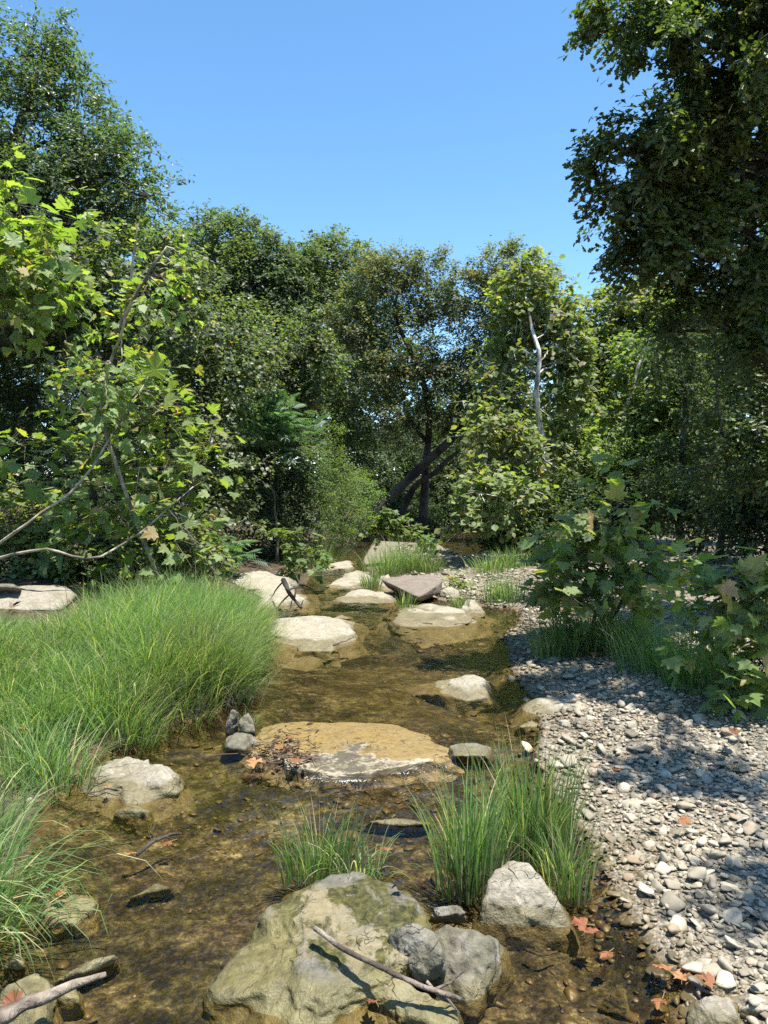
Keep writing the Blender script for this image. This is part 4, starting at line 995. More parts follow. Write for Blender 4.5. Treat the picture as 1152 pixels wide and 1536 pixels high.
for k, (ell, lab, Yb, pxb) in enumerate([
    ([(580, 775, 30, 16, 27), (610, 765, 34, 22, 27), (640, 778, 30, 14, 27)], 'low dark bush behind the islet, under the leaning trunk', 27, 605),
    ([(700, 780, 36, 14, 32), (660, 772, 36, 20, 32), (740, 776, 36, 18, 32)], 'low bush along the far side of the pool', 32, 700),
    ([(960, 800, 50, 22, 22), (900, 800, 40, 26, 21), (1020, 795, 50, 26, 22)], 'low brush along the far end of the gravel path', 21.5, 960)]):
    b = gbase(pxb, Yb)
    tree('bush', lab, 'bush', b, tp_(b, (pxb, ell[0][1], Yb)), .03, ell, 130, 46, .12, 'far', (M['under'], M['greyb']), .36, 260 + k, lump=.4)
# --- pale sycamore with the white trunk
b = gbase(830, 17.5)
tree('sycamore_tree', 'young sycamore with a crooked white trunk and sunny yellow-green leaves', 'tree', b, tp_(b, (825, 730, 17), (815, 650, 16.5), (806, 575, 16.1), (808, 525, 16.0), (797, 485, 16.2), (788, 440, 16.6)), .08,
     [(790, 430, 36, 34, 17, .8), (830, 455, 36, 36, 17), (770, 480, 36, 36, 16.8), (845, 500, 36, 30, 17), (745, 600, 46, 24, 16.6), (860, 580, 30, 30, 17), (745, 655, 40, 30, 15.2), (770, 690, 46, 30, 15), (722, 725, 36, 28, 14.6), (700, 775, 30, 16, 14.2), (842, 520, 36, 30, 17), (755, 545, 36, 26, 16.6), (845, 545, 36, 34, 16.8), (745, 745, 46, 30, 14.3), (785, 745, 34, 28, 14.6), (850, 660, 36, 40, 17), (762, 640, 32, 26, 16.8)],
     470, 22, .15, 'round', (M['syctree'], M['paleb']), .42, 201, twigs=.8, inner=.3, lump=.4, topr=.3, limb_r=.4, twigr=.007, sub=5, sunb=.3)
# --- bright trees right of it
b = gbase(905, 21)
tree('tree', 'sunny yellow-green tree between the white-trunked sycamore and the dark oak', 'tree', b, tp_(b, (905, 700, 21), (912, 560, 21), (915, 480, 21)), .13,
     [(915, 475, 44, 40, 21), (955, 470, 44, 46, 21.5), (890, 530, 40, 50, 20.8), (945, 540, 56, 50, 21), (905, 600, 46, 46, 20.8), (990, 450, 40, 50, 22)],
     400, 46, .14, 'round', (M['syctree'], M['greyb']), .45, 211, twigs=.5, inner=.4, lump=.4, twigr=.007)
b = gbase(958, 18)
tree('tree', 'leafy green tree with a leaning pale stem under the dark oak', 'tree', b, tp_(b, (950, 680, 18), (940, 630, 18), (960, 540, 18), (990, 480, 18)), .085,
     [(985, 560, 60, 60, 18), (1040, 520, 60, 70, 18.5), (930, 640, 44, 36, 18), (1010, 640, 66, 44, 17.5), (1075, 600, 60, 70, 18), (890, 690, 46, 36, 17), (960, 710, 50, 34, 17)],
     480, 46, .13, 'round', (M['light'], M['paleb']), .45, 212, twigs=.5, inner=.4, lump=.4, twigr=.006)

# --- the dark oak overhanging from the right, close by
b = np.array([4.6, 7.5, gz(4.6, 7.5)])
oakb = tp_(b, (1240, 560, 7.5), (1225, 330, 7.4), (1200, 120, 7.2), (1190, -60, 7))
tree('oak_tree', 'big dark oak leaning in from the right, its crown filling the upper right corner', 'tree', b, oakb, .30,
     [(990, 30, 44, 34, 6.2, .3), (1075, 20, 46, 36, 6.2, .4), (930, 22, 24, 24, 6.2, .22), (1150, 40, 50, 50, 6.2, .4), (1000, 70, 30, 20, 6.1, .2), (1130, 110, 70, 60, 6.6),
      (1060, 170, 56, 50, 6.5), (968, 212, 60, 40, 6.5, .45), (908, 238, 34, 22, 6.5, .25), (1020, 250, 84, 56, 6.8), (960, 290, 44, 34, 6.6, .35), (1110, 250, 80, 74, 7), (985, 345, 60, 46, 6.8), (1080, 360, 86, 58, 7.1), (960, 395, 28, 22, 6.8, .28), (1140, 450, 66, 56, 7.2), (1050, 440, 36, 24, 7.2, .35), (1150, 560, 56, 48, 7.4), (1000, 500, 42, 14, 7.2, .28),
      (1250, 200, 110, 190, 7.7, 1.0), (1260, 500, 90, 130, 7.8, 1.0), (1190, -60, 120, 80, 6.4, .6), (1190, -160, 100, 50, 4.8, .4), (1440, -150, 140, 100, 4.4, .5), (1252, 10, 100, 80, 5.4, .6), (1110, -190, 50, 30, 4.9, .2), (1720, -924, 120, 80, 2.97, .22), (2500, -2049, 190, 120, 1.77, .35)],
     700, 130, .072, 'oak', (M['dkoak'], M['bark']), .25, 221, twigs=.8, inner=.35, lump=.42, sub=6, limb_r=.35, rlimb=.035, twigr=.005)
b = np.array([6.2, 11.0, gz(6.2, 11.0)])
tree('oak_tree', 'dark oak behind the near one, at the right edge, low branches in deep shade', 'tree', b, tp_(b, (1190, 600, 11), (1170, 450, 11), (1160, 300, 11)), .22,
     [(1130, 640, 60, 60, 10.6), (1160, 540, 60, 60, 10.8), (1190, 690, 70, 60, 10.6), (1210, 400, 80, 120, 11, 1.3), (1090, 700, 46, 30, 11), (1260, 560, 110, 140, 11, 1.6), (1150, 400, 60, 60, 11.4), (1100, 490, 60, 50, 11), (1120, 600, 60, 50, 10.8), (1015, 325, 90, 40, 9.6, .8), (1090, 250, 80, 40, 9.8, .8)],
     560, 60, .085, 'oak', (M['dkoak'], M['bark']), .40, 222, twigs=.5, inner=.35, lump=.4, rlimb=.035)
for k, (ell, lab, Yb, pxb) in enumerate([
    ([(1010, 740, 56, 34, 15), (1060, 770, 50, 40, 14.5), (1100, 730, 60, 40, 15), (1040, 700, 50, 40, 16)], 'shadowy thicket behind the gravel path at the right', 15, 1050),
    ([(1130, 790, 60, 46, 12.5), (1180, 740, 60, 60, 12.5), (1120, 740, 50, 40, 13)], 'dark brushy shrub at the right picture edge behind the path', 12.5, 1150),
    ([(930, 770, 46, 34, 17), (900, 740, 40, 40, 18), (970, 760, 40, 34, 17)], 'dim shrub behind the shaded sycamore saplings', 17, 930)]):
    b = gbase(pxb, Yb)
    tree('shrub', lab, 'shrub', b, tp_(b, (pxb, ell[0][1], Yb)), .04, ell, 230, 44, .10, 'leaf', (M['under'], M['bark']), .40, 230 + k, lump=.45, twigs=.7, twigr=.006, inner=.3)
# bare leaning stems among the shaded thicket
for k, (pts, rr, lab) in enumerate([([(1080, 800, 13.5), (1090, 700, 13.6), (1075, 600, 13.8), (1085, 480, 14)], .06, 'thin dark trunk rising from the shaded thicket at the right'),
                                    ([(1022, 800, 16), (1018, 720, 16), (1030, 600, 16), (1015, 520, 16)], .09, 'dark straight trunk beside the far end of the gravel path')]):
    b = gbase(pts[0][0], pts[0][2]); 
    tree('tree', lab, 'tree', b, [b] + [atY(*p) for p in pts[1:]], rr, [(pts[-1][0], pts[-1][1], 50, 40, pts[-1][2]), (pts[-1][0] + 40, pts[-1][1] + 60, 50, 40, pts[-1][2])], 90, 40, .10, 'leaf', (M['under'], M['bark']), .4, 240 + k, twigs=.5)

# --- far wood: one mass beyond everything
r = np.random.default_rng(5)
fe = []
for px in range(-200, 1400, 70):
    Yf = 44 + r.uniform(-4, 6)
    top = np.interp(px, [-200, 200, 560, 700, 840, 880, 960, 1400], [360, 440, 470, 560, 590, 600, 520, 430]) + r.uniform(-20, 20)
    fe += [(px + 10, 690, 80, 50, Yf - 9)] if 300 < px < 1150 else []
    fe += [(px, top + 60, 80, 60, Yf), (px + 20, top + 160, 90, 90, Yf - 2), (px, top + 240, 90, 60, Yf - 3), (px + 35, 705, 90, 60, Yf - 6)]
fe = [(a, min(bb, 745 - d * .7), c, d, e) for a, bb, c, d, e in fe]
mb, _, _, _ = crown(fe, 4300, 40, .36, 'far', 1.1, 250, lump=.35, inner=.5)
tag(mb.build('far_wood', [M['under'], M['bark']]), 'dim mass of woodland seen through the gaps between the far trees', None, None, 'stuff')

# ------------------------------------------------------------------ sycamore saplings with big leaves
def sapling(label, base, stems, ells, ncl, nleaf, size, seed, mat='syc', stemmat='stem', big=(), group=None, spray=.28, r0=.02, twigr=.0035, push=1.0, **kw):
    cam = np.array([0, 0, CAMZ])
    stems = [[p if np.allclose(p, base) else cam + (np.asarray(p) - cam) * push for p in st] for st in stems]
    ells = [(e[0], e[1], e[2], e[3], e[4] * push) + tuple(q * push for q in e[5:]) for e in ells]; size *= push; spray *= push; twigr *= push; r0 *= push ** .5
    big = [(q[0], q[1], q[2] * push, q[3] * push * (.74 if push > 1 else 1), q[4], q[5]) for q in big]
    root = thing('sycamore_sapling', label, 'sapling', base, group); U = Under(root)
    for k, st in enumerate(stems):
        b = MB(); p = curve(st, 18, .025, seed + k); tube(b, p, np.linspace(r0, r0 * .35, 18), 6, 0, .08, seed=seed)
        if k < len(stems) - 1: U.put(b, 'stem', M[stemmat], None, True)
    kw = dict(dict(inner=.2, lump=.35, upb=.75, sunb=.5, droop=.25), **kw)
    mb, C, which, W = crown(ells, ncl, nleaf, size, 'syc', spray, seed, twigs=.45, twigr=twigr * .8, jit=.9, **kw)
    # branches from the stems to the leaf clusters
    allp = np.concatenate([curve(st, 18, .025, seed + k) for k, st in enumerate(stems)])
    bb = MB() if push > 1 else b; r = np.random.default_rng(seed)
    if push > 1: U.put(b, 'stem', M[stemmat], None, True)
    for i in range(0, len(C), 2):
        dd = np.linalg.norm(allp - C[i], axis=1); j = int(np.argmin(dd + r.uniform(0, .4, len(dd))))
        p = limb_pts(allp[j], C[i], seed + i, .1, 8, .12); tube(bb, p, np.linspace(.008, .003, 8) * (r0 / .02) ** .5, 4)
    U.put(bb, 'branch' if push > 1 else 'stem', M['greyb' if push > 1 else stemmat], None, True)
    if big:
        P = np.array([atY(px, py, Y) for px, py, Y, s, ax, az in big])
        al = nrm(np.array([[ax, -.35, az] for px, py, Y, s, ax, az in big]))
        nn = nrm(np.array([SUN * .5 + [0, -.8, .15]] * len(big)) + r.normal(size=(len(big), 3)) * .2)
        place(mb, LEAF['syc'], P - al * np.array([[q[3] * .4] for q in big]), al, nn, np.array([q[3] for q in big]), 0, seed + 1, np.full(len(big), 1.1))
    U.put(mb, 'foliage', [M[mat], M['greyb']])
    return root

sb = np.array([-6.2, 9.6, gz(-6.2, 9.6)])
sapling('sycamore sapling at the left edge under the tall tree, some big leaves yellow', sb,
        [[sb, atY(-120, 650, 6.6), atY(-40, 470, 6.4), atY(20, 370, 6.2), atY(30, 290, 6.1)], [atY(-60, 500, 6.5), atY(20, 480, 6.3), atY(90, 420, 6.2)]],
        [(30, 320, 50, 50, 6.1, .3), (50, 400, 70, 44, 6.1, .4), (20, 460, 60, 36, 6.2, .4), (90, 440, 46, 36, 6.2, .3), (-30, 380, 70, 80, 6.3, .4), (110, 340, 30, 36, 6.3, .2)], 130, 6, .118, 301, push=1.45,
        big=[(42, 290, 5.9, .24, .1, .8), (105, 405, 5.8, .22, -.4, .5), (75, 440, 5.9, .2, .6, .3)])
sb = np.array([-5.9, 10.1, gz(-5.9, 10.1)])
sapling('wide sycamore sapling leaning over the left grass, its arching stems before the dark hollow', sb,
        [[sb, atY(0, 805, 4.9), atY(75, 755, 4.9), atY(140, 700, 5.0), atY(215, 590, 5.4), atY(228, 540, 5.5)], [sb, atY(20, 830, 4.8), atY(110, 832, 4.8), atY(200, 800, 5.0), atY(290, 730, 5.4)],
         [atY(120, 715, 5.8), atY(142, 660, 5.8), atY(140, 600, 5.8)], [sb, atY(60, 860, 5.9), atY(180, 850, 5.9), atY(270, 800, 6)]],
        [(225, 570, 40, 44, 5.7, .3), (190, 590, 56, 34, 5.8, .35), (120, 600, 46, 36, 5.9, .3), (240, 640, 44, 40, 5.8, .3), (190, 660, 66, 44, 5.9, .4), (90, 700, 66, 46, 5.9, .4), (230, 720, 70, 50, 5.6, .3), (150, 750, 80, 50, 5.5, .35), (30, 760, 60, 44, 6.2, .3), (250, 790, 66, 44, 5.2, .3), (170, 815, 80, 28, 5.6, .4), (50, 800, 66, 22, 6.2, .3), (300, 690, 30, 36, 5.7, .25), (-30, 690, 60, 50, 6.3, .4)],
        270, 6, .09, 302, r0=.016, push=1.7, big=[(232, 548, 5.4, .27, .15, .9), (178, 590, 5.5, .2, -.5, .4), (255, 600, 5.4, .2, .6, .2), (140, 640, 5.5, .19, -.6, -.2), (95, 650, 5.6, .17, -.5, .3), (48, 735, 5.5, .2, -.3, .5), (285, 775, 5.6, .16, .7, .1), (220, 660, 5.5, .17, .2, -.4), (110, 520, 5.7, .15, .3, .4), (180, 800, 5.5, .16, -.2, -.3)])
sb = np.array([-2.75, 9.3, gz(-2.75, 9.3)])
sapling('thin bare-stemmed sapling standing behind the sycamores, stem tip above the leaves', sb,
        [[sb, atY(150, 640, 8.6), atY(168, 510, 8.4), atY(190, 420, 8.3), atY(207, 335, 8.2)], [atY(172, 500, 8.4), atY(215, 420, 8.2), atY(250, 370, 8.2)]],
        [(230, 430, 40, 30, 8.2, .3), (255, 390, 34, 22, 8.2, .3), (180, 470, 44, 40, 8.3, .3), (150, 560, 50, 60, 8.4, .4)], 70, 7, .10, 303, r0=.026)
# shaded ones on the right
sb = np.array([1.95, 7.0, gz(1.95, 7.0)])
sapling('shaded sycamore sapling rising from the grass on the gravel bar', sb,
        [[sb, atY(900, 860, 6.9), atY(915, 780, 6.8), atY(925, 720, 6.8)], [sb, atY(860, 860, 6.8), atY(850, 800, 6.8)], [sb, atY(950, 870, 6.8), atY(965, 800, 6.8)]],
        [(918, 735, 30, 28, 6.8, .2), (935, 775, 52, 24, 6.7, .3), (875, 800, 46, 24, 6.7, .3), (930, 830, 70, 24, 6.8, .4), (845, 850, 36, 24, 6.8, .25), (980, 850, 40, 24, 6.8, .3), (910, 880, 60, 20, 6.7, .3), (850, 890, 34, 18, 6.7, .3), (1000, 870, 30, 18, 6.6, .3)], 120, 6, .135, 311, stemmat='greyb',
        big=[(925, 735, 6.4, .2, .1, .9), (960, 770, 6.4, .19, .5, .5), (880, 780, 6.4, .2, -.6, .2), (955, 830, 6.4, .2, .5, -.1)])
sb = np.array([2.75, 5.3, gz(2.75, 5.3)])
sapling('shaded sycamore sapling at the right picture edge, leaning over the gravel', sb,
        [[sb, atY(1160, 960, 5.2), atY(1120, 890, 5.1), atY(1075, 860, 5)], [sb, atY(1180, 930, 5.2), atY(1190, 860, 5.2)]],
        [(1110, 875, 48, 22, 5.0, .3), (1070, 900, 40, 20, 5.0, .25), (1130, 935, 60, 26, 5.0, .3), (1080, 970, 36, 22, 5.1, .25), (1130, 1010, 50, 36, 5.0, .3), (1190, 900, 50, 60, 5.1, .3), (1150, 860, 36, 26, 5, .2), (1100, 1040, 34, 18, 4.9, .2)], 120, 6, .12, 312, stemmat='greyb',
        big=[(1090, 890, 4.8, .22, -.4, .3), (1140, 950, 4.8, .2, .2, -.3), (1130, 850, 4.9, .2, .3, .6), (1085, 945, 4.8, .17, -.6, -.2)])
# small leafy saplings on the rocks
for k, (lab, px, Y, ells, ncl, nl, s) in enumerate([
    ('bright small sapling growing beside the humped tan rock', 447, 12.2, [(430, 810, 20, 16, 12, .2), (455, 820, 26, 22, 12, .25), (470, 845, 24, 18, 12, .25), (440, 850, 20, 18, 12, .2), (418, 800, 10, 10, 12, .1), (478, 838, 14, 14, 12, .2)], 46, 7, .105),
    ('bright leafy bush rising out of the islet grass', 600, 15.5, [(595, 790, 26, 16, 15.2, .3), (570, 800, 22, 14, 15.2, .3), (620, 800, 26, 14, 15.2, .3), (580, 775, 14, 12, 15.2, .2), (640, 812, 20, 10, 15.2, .2)], 60, 8, .12),
    ('small yellow-green plant beside the tilted brown slab', 680, 11.3, [(678, 880, 15, 14, 11.2, .15), (690, 870, 12, 10, 11.2, .12), (672, 895, 10, 10, 11.2, .1)], 26, 7, .07),
    ('low leafy plant between pale stones on the islet', 715, 11.6, [(712, 882, 14, 10, 11.5, .15), (725, 888, 10, 8, 11.5, .1)], 18, 7, .07),
    ('pale-leaved little bush at the edge of the shaded grass', 832, 7.6, [(826, 888, 20, 14, 7.5, .15), (842, 880, 16, 12, 7.5, .12), (818, 900, 10, 8, 7.5, .1)], 40, 8, .06)]):
    b = gbase(px, Y)
    sapling(lab, b, [[b, atY(ells[0][0], ells[0][1], Y)], [b, atY(ells[1][0], ells[1][1], Y)]], ells, ncl, nl, s, 320 + k, spray=.14, r0=.012, twigr=.0025, mat='light' if k != 2 else 'syc')

# ------------------------------------------------------------------ grass
def blades(mb, base, h, lean, az, w, seed, mat=0, seg=6, curl=1.0, twist=True):
    r = np.random.default_rng(seed); n = len(base)
    t = np.linspace(0, 1, seg + 1)
    out = np.stack([np.cos(az), np.sin(az), 0 * az], -1)
    # bending: angle from the vertical grows along the blade
    th0 = np.clip(lean * .35, -1, 1.2); th1 = lean * (1 + 1.5 * curl)
    ang = th0[:, None] + (th1 - th0)[:, None] * t[None] ** 1.6
    ds = h[:, None] / seg
    dx = np.cumsum(np.sin(ang) * ds, 1) - np.sin(ang[:, :1]) * ds; dz = np.cumsum(np.cos(ang) * ds, 1) - np.cos(ang[:, :1]) * ds
    P = base[:, None] + out[:, None] * dx[..., None] + UP * dz[..., None]
    sd = np.stack([-np.sin(az), np.cos(az), 0 * az], -1)
    if twist:
        a2 = r.normal(0, .9, n); sd = nrm(sd * np.cos(a2)[:, None] + out * np.sin(a2)[:, None])
    ww = w[:, None] * np.clip(1 - t[None] ** 2.2, .03, 1) * np.clip(.55 + 1.6 * t[None], 0, 1)
    Lp = P - sd[:, None] * ww[..., None] * .5; Rp = P + sd[:, None] * ww[..., None] * .5
    V = np.stack([Lp, Rp], 2).reshape(n, -1, 3)
    k = np.arange(seg)[:, None] * 2
    f = (k + np.array([[0, 1, 3, 2]]))[None] + (np.arange(n) * (seg + 1) * 2)[:, None, None]
    a = np.zeros((n, (seg + 1) * 2, 3)); a[:, :, 2] = r.random(n)[:, None]; a[:, :, 1] = np.repeat(t, 2)[None]
    mb.add(V.reshape(-1, 3), f.reshape(-1, 4), mat, a.reshape(-1, 3))

def tuft(label, c, rx, ry, n, h, seed, lean=.35, wind=(0, 0), w=.006, dry=.12, curl=1.0, group=None, zoff=-.02, mat='grass', cat='grass tuft'):
    r = np.random.default_rng(seed)
    root = thing('grass_tuft', label, cat, c, group); U = Under(root)
    for part, cnt, mt, hh in (('green_blades', n, mat, 1.0), ('dry_blades', int(n * dry), 'dry', .55)):
        if cnt < 45: continue
        q = r.normal(size=(cnt, 2)) * .5; q = q / np.maximum(np.linalg.norm(q, axis=1, keepdims=True), 1)
        B = np.stack([c[0] + q[:, 0] * rx, c[1] + q[:, 1] * ry, np.full(cnt, c[2] + zoff)], -1)
        az = np.arctan2(q[:, 1] + r.normal(0, .35, cnt) + wind[1], q[:, 0] + r.normal(0, .35, cnt) + wind[0])
        ln = np.abs(r.normal(lean, lean * .5, cnt)) * (1.5 if part == 'dry_blades' else 1)
        mb = MB(); blades(mb, B, h * hh * r.uniform(.55, 1.15, cnt), ln, az, w * r.uniform(.6, 1.3, cnt), seed, 0, curl=curl)
        U.put(mb, part, M[mt])
    return root

# the grass bank on the left: many tussocks grown into one another
poly = np.array([at(px, py, .1)[:2] for px, py in [(-140, 1150), (50, 1135), (120, 1120), (215, 1096), (320, 1068), (360, 1025), (378, 985), (385, 945), (372, 925), (330, 930), (240, 950), (120, 985), (-60, 1000), (-300, 1020)]])
r = np.random.default_rng(61)
cand = np.stack([r.uniform(-4.2, -.9, 9000), r.uniform(3.6, 10.6, 9000)], -1)
cand = cand[sdist(cand, poly) > .02][:400]
nb = 130
B, H_, AZ, LN = [], [], [], []
for c in cand:
    q = r.normal(size=(nb, 2)) * .085
    p = c + q
    z = height(p[:, 0], p[:, 1])[0]
    pxl = 576 + c[0] / c[1] * F
    hh = np.interp(pxl, [60, 230], [.5, 1]) * np.interp(c[1], [3.8, 5, 6.5, 9], [.50, .60, .60, .58]) * r.uniform(.6, 1.2)
    B.append(np.column_stack([p, z - .01])); H_.append(hh * r.uniform(.5, 1.15, nb))
    AZ.append(np.arctan2(q[:, 1] * 8 + r.normal(0, .4, nb) - .18, q[:, 0] * 8 + r.normal(0, .4, nb) + .45)); LN.append(np.abs(r.normal(.46, .17, nb)))
B, H_, AZ, LN = map(np.concatenate, (B, H_, AZ, LN))
mb = MB(); blades(mb, B, H_, LN, AZ, .0062 * r.uniform(.6, 1.3, len(B)), 62, seg=6)
tag(mb.build('bank_grass', M['grass']), 'tall bright green sedge covering the left bank, arching towards the water', None, None, 'stuff')
sel = r.random(len(B)) < np.where(B[:, 2] < .09, .30, .10)
mb = MB(); blades(mb, B[sel], H_[sel] * .5, LN[sel] * 2.2, AZ[sel], np.full(sel.sum(), .006), 63, seg=5)
tag(mb.build('dry_bank_grass', M['dry']), 'dead brown blades at the foot of the bank sedge', None, None, 'stuff')

tuft('leafy sedge tuft at the left edge, in front of the grass bank', np.array([*at(30, 1150, .1)[:2], gz(*at(30, 1150, .1)[:2])]), .24, .2, 260, .42, 401, .5)
tuft('thin sedge tuft by the cream boulder, at the corner of the grass bank', np.array([*at(80, 1170, .08)[:2], .06]), .22, .2, 200, .42, 402, .55)
tuft('sedge tuft at the left edge level with the cream boulder', np.array([*at(-40, 1270, .06)[:2], .05]), .20, .18, 240, .38, 403, .5, wind=(.5, 0))
tuft('drooping sedge tuft in the lower left corner, long blades over the riffle', np.array([*at(-45, 1400, .05)[:2], .05]), .20, .20, 240, .56, 404, .62, wind=(.7, .1), curl=1.5, w=.0065)
tuft('wispy tuft standing in water right of the cream boulder', np.array([*at(215, 1115, .02)[:2], .0]), .08, .06, 60, .32, 405, .3, dry=0)
tuft('wispy yellow-green tuft sprouting behind the jagged stones', np.array([*at(372, 1090, .03)[:2], .02]), .07, .05, 90, .16, 416, .5, w=.004, dry=0)
tuft('upright grass tuft growing behind the mossy flat-topped boulder', np.array([*at(478, 1318, .02)[:2], .03]), .16, .07, 190, .34, 411, .22, dry=.15, w=.0055)
tuft('short leaning grass tuft at the right of the upright one, over the mossy boulder', np.array([*at(540, 1318, .04)[:2], .04]), .10, .06, 75, .27, 412, .6, w=.0055)
tuft('tallest grass tuft, dark green, behind the pointed boulder on the right', np.array([*at(704, 1332, .03)[:2], .02]), .13, .09, 250, .50, 413, .20, dry=.3, w=.0075)
tuft('bright tall grass tuft right of the tallest, above the pointed boulder', np.array([*at(795, 1284, .04)[:2], .02]), .17, .11, 300, .54, 414, .19, dry=.25, w=.0075)
tuft('thin upright grass tuft at the right of the pointed boulder', np.array([*at(850, 1335, .03)[:2], .01]), .09, .08, 130, .36, 415, .28, dry=.25)
for k, (px, py, rr, n, h, lab) in enumerate([(575, 862, .35, 330, .62, 'islet grass tuft at the left end, next to the round pale stone'), (615, 858, .45, 520, .72, 'tallest islet grass tuft, behind the brown slab'), (643, 860, .28, 260, .40, 'islet grass tuft at the right end'),
                                             (556, 876, .16, 130, .36, 'small low grass tuft by the cream rock of the islet'), (608, 906, .12, 70, .30, 'small green tuft at the front foot of the brown slab'), (690, 908, .12, 80, .34, 'grass tuft on the end of the cream shelf')]):
    c = at(px, py, .1); c[2] = max(gz(c[0], c[1]), .04); tuft(lab, c, rr, rr * .7, n, h, 420 + k, .3, w=.008, dry=.15)
for k, (px, py, rr, n, h, lab) in enumerate([(735, 862, .4, 280, .40, 'far grass tuft beside the pool, behind the gravel head'), (770, 856, .4, 260, .48, 'far grass tuft under the very dark bush'), (742, 893, .25, 150, .5, 'grass tuft on the gravel head, among square pale stones'), (770, 893, .28, 180, .5, 'dark grass tuft on the gravel head beside the path'), (480, 838, .5, 300, .8, 'grass tuft at the foot of the light feathery shrub')]):
    c = at(px, py, .15); c[2] = gz(c[0], c[1]); tuft(lab, c, rr, rr * .7, n, h, 430 + k, .3, w=.008)
for k, (px, py, rr, n, h, lab) in enumerate([(838, 975, .24, 330, .52, 'shaded grass tuft nearest the water on the gravel bar'), (880, 972, .34, 460, .52, 'shaded grass tuft under the rising sycamore sapling'), (930, 975, .34, 460, .52, 'shaded grass tuft right of the rising sycamore sapling'),
                                             (985, 1000, .34, 420, .48, 'shaded grass tuft between the two right saplings'), (1035, 1020, .34, 400, .46, 'low shaded grass tuft beside the sapling at the edge'), (1085, 1035, .28, 240, .40, 'dark grass under the sapling at the right edge')]):
    c = at(px, py, .15); c[2] = gz(c[0], c[1]); tuft(lab, c, rr, rr * .8, n, h, 440 + k, .38, w=.007, mat='grass')

# ------------------------------------------------------------------ dead leaves, sticks, litter
def dead_leaf(label, px, py, z, s, ang, seed, mat='dead', tilt=.3, group='dead leaves lying about the creek'):
    r = np.random.default_rng(seed)
    p = at(px, py, z); mb = MB()
    tv, tf = LEAF['syc']
    v = tv.copy(); s = s * .72; v[:, 2] *= r.uniform(1.2, 2.6); v[:, 0] *= r.uniform(.7, 1); v[:, 1] -= .4
    v[:, 2] += .12 * fbm(v * 3, 2, seed); v[:, :2] += .07 * np.stack([fbm(v * 5, 2, seed + 1), fbm(v * 5, 2, seed + 2)], -1); v *= s
    c, sn = math.cos(ang), math.sin(ang)
    v = np.stack([v[:, 0] * c - v[:, 1] * sn, v[:, 0] * sn + v[:, 1] * c, v[:, 2]], -1)
    v[:, 2] += tilt * v[:, 1] * (1 if r.random() < .5 else -1)
    v[:, 2] -= v[:, 2].min()
    a = np.stack([tv[:, 0], tv[:, 1], np.full(len(tv), r.random() * .85)], -1)
    stalk = MB()
    mb.add(v, tf, 0, a)
    prisms(mb, np.array([[0, 0, .004]]) + v[:1], v[:1] + np.array([[sn * s * .5, -c * s * .5, .006]]), np.array([.0016]), np.array([.001]))
    o = mb.build('fallen_leaf', M[mat]); o.location = p
    return tag(o, label, 'leaf', group)
for k, (px, py, z, s, a, lab) in enumerate([
    (575, 1282, .03, .10, .5, 'orange dead leaf in the water behind the short leaning tuft'),
    (868, 1390, .02, .085, 1.2, 'orange dead leaf at the wet tip of the pointed boulder, upper of two'),
    (886, 1405, .02, .105, -.7, 'large orange dead leaf right of the pointed boulder, lower of two'),
    (908, 1436, .01, .075, 2.2, 'dark orange dead leaf sunk between stones below the two by the pointed boulder'),
    (992, 1459, .03, .105, .2, 'pale orange dead leaf on wet stones, left of a touching pair'),
    (1024, 1464, .035, .095, -.4, 'pale orange dead leaf on wet stones, right of a touching pair'),
    (1057, 1474, .06, .08, 1.0, 'pinkish dead leaf on the gravel above the square pale boulder'),
    (990, 1512, .02, .095, 2.6, 'red-brown dead leaf in the water left of the square pale boulder'),
    (559, 1513, .02, .085, .3, 'orange dead leaf lying on the wet low face of the mossy boulder'),
    (194, 1286, .015, .07, .8, 'orange dead leaf floating in the riffle left of the mossy boulder'),
    (90, 1342, .085, .07, 1.6, 'orange dead leaf on the rounded brown stone at the left'),
    (379, 1148, .02, .16, .9, 'red-brown dead leaf in the water at the left foot of the ledge'),
    (443, 1143, .06, .09, -.5, 'tan dead leaf on the rim of the ledge'),
    (432, 1110, .06, .10, 2.0, 'pink dead leaf in the drift litter at the back of the ledge'),
    (418, 1122, .06, .09, .1, 'brown dead leaf in the drift litter at the left of the ledge'),
    (36, 1100, .22, .10, .4, 'pinkish dead leaf caught in the left-edge sedge'),
    (168, 1086, .14, .10, 1.4, 'dead leaf at the dark foot of the grass bank'),
    (20, 1505, .14, .12, .4, 'pink dead leaf on the corner stone under the driftwood branch'),
    (162, 1180, .07, .045, .2, 'small tan leaf stuck on the face of the cream boulder'),
    (925, 1160, .12, .08, .3, 'reddish dead leaf lying on the sunlit gravel'),
    (1025, 1235, .11, .08, 1.8, 'rusty dead leaf at the rim of the shaded gravel'),
    (1100, 1100, .2, .09, .6, 'dead leaf in the shaded gravel near the right edge'),
    (1006, 1065, .2, .09, 2.5, 'dark red leaf litter piece in the shade of the gravel bar'),
    (890, 985, .17, .10, 2.9, 'reddish leaf at the foot of the shaded grass'),
    (250, 1268, .015, .065, 2.0, 'yellow leaf under the drift twigs in the left riffle')]):
    dead_leaf(lab, px, py, z, s, a, 500 + k)
dead_leaf('black leaf shape on top of the mossy boulder, upper of two', 577, 1309, .152, .06, .4, 540, 'black', .2, 'black leaf shapes on the mossy boulder')  # small near-black marks on the boulder top, cut as leaf shapes
dead_leaf('black leaf shape on top of the mossy boulder, lower of two', 597, 1332, .15, .06, 1.9, 541, 'black', .2, 'black leaf shapes on the mossy boulder')

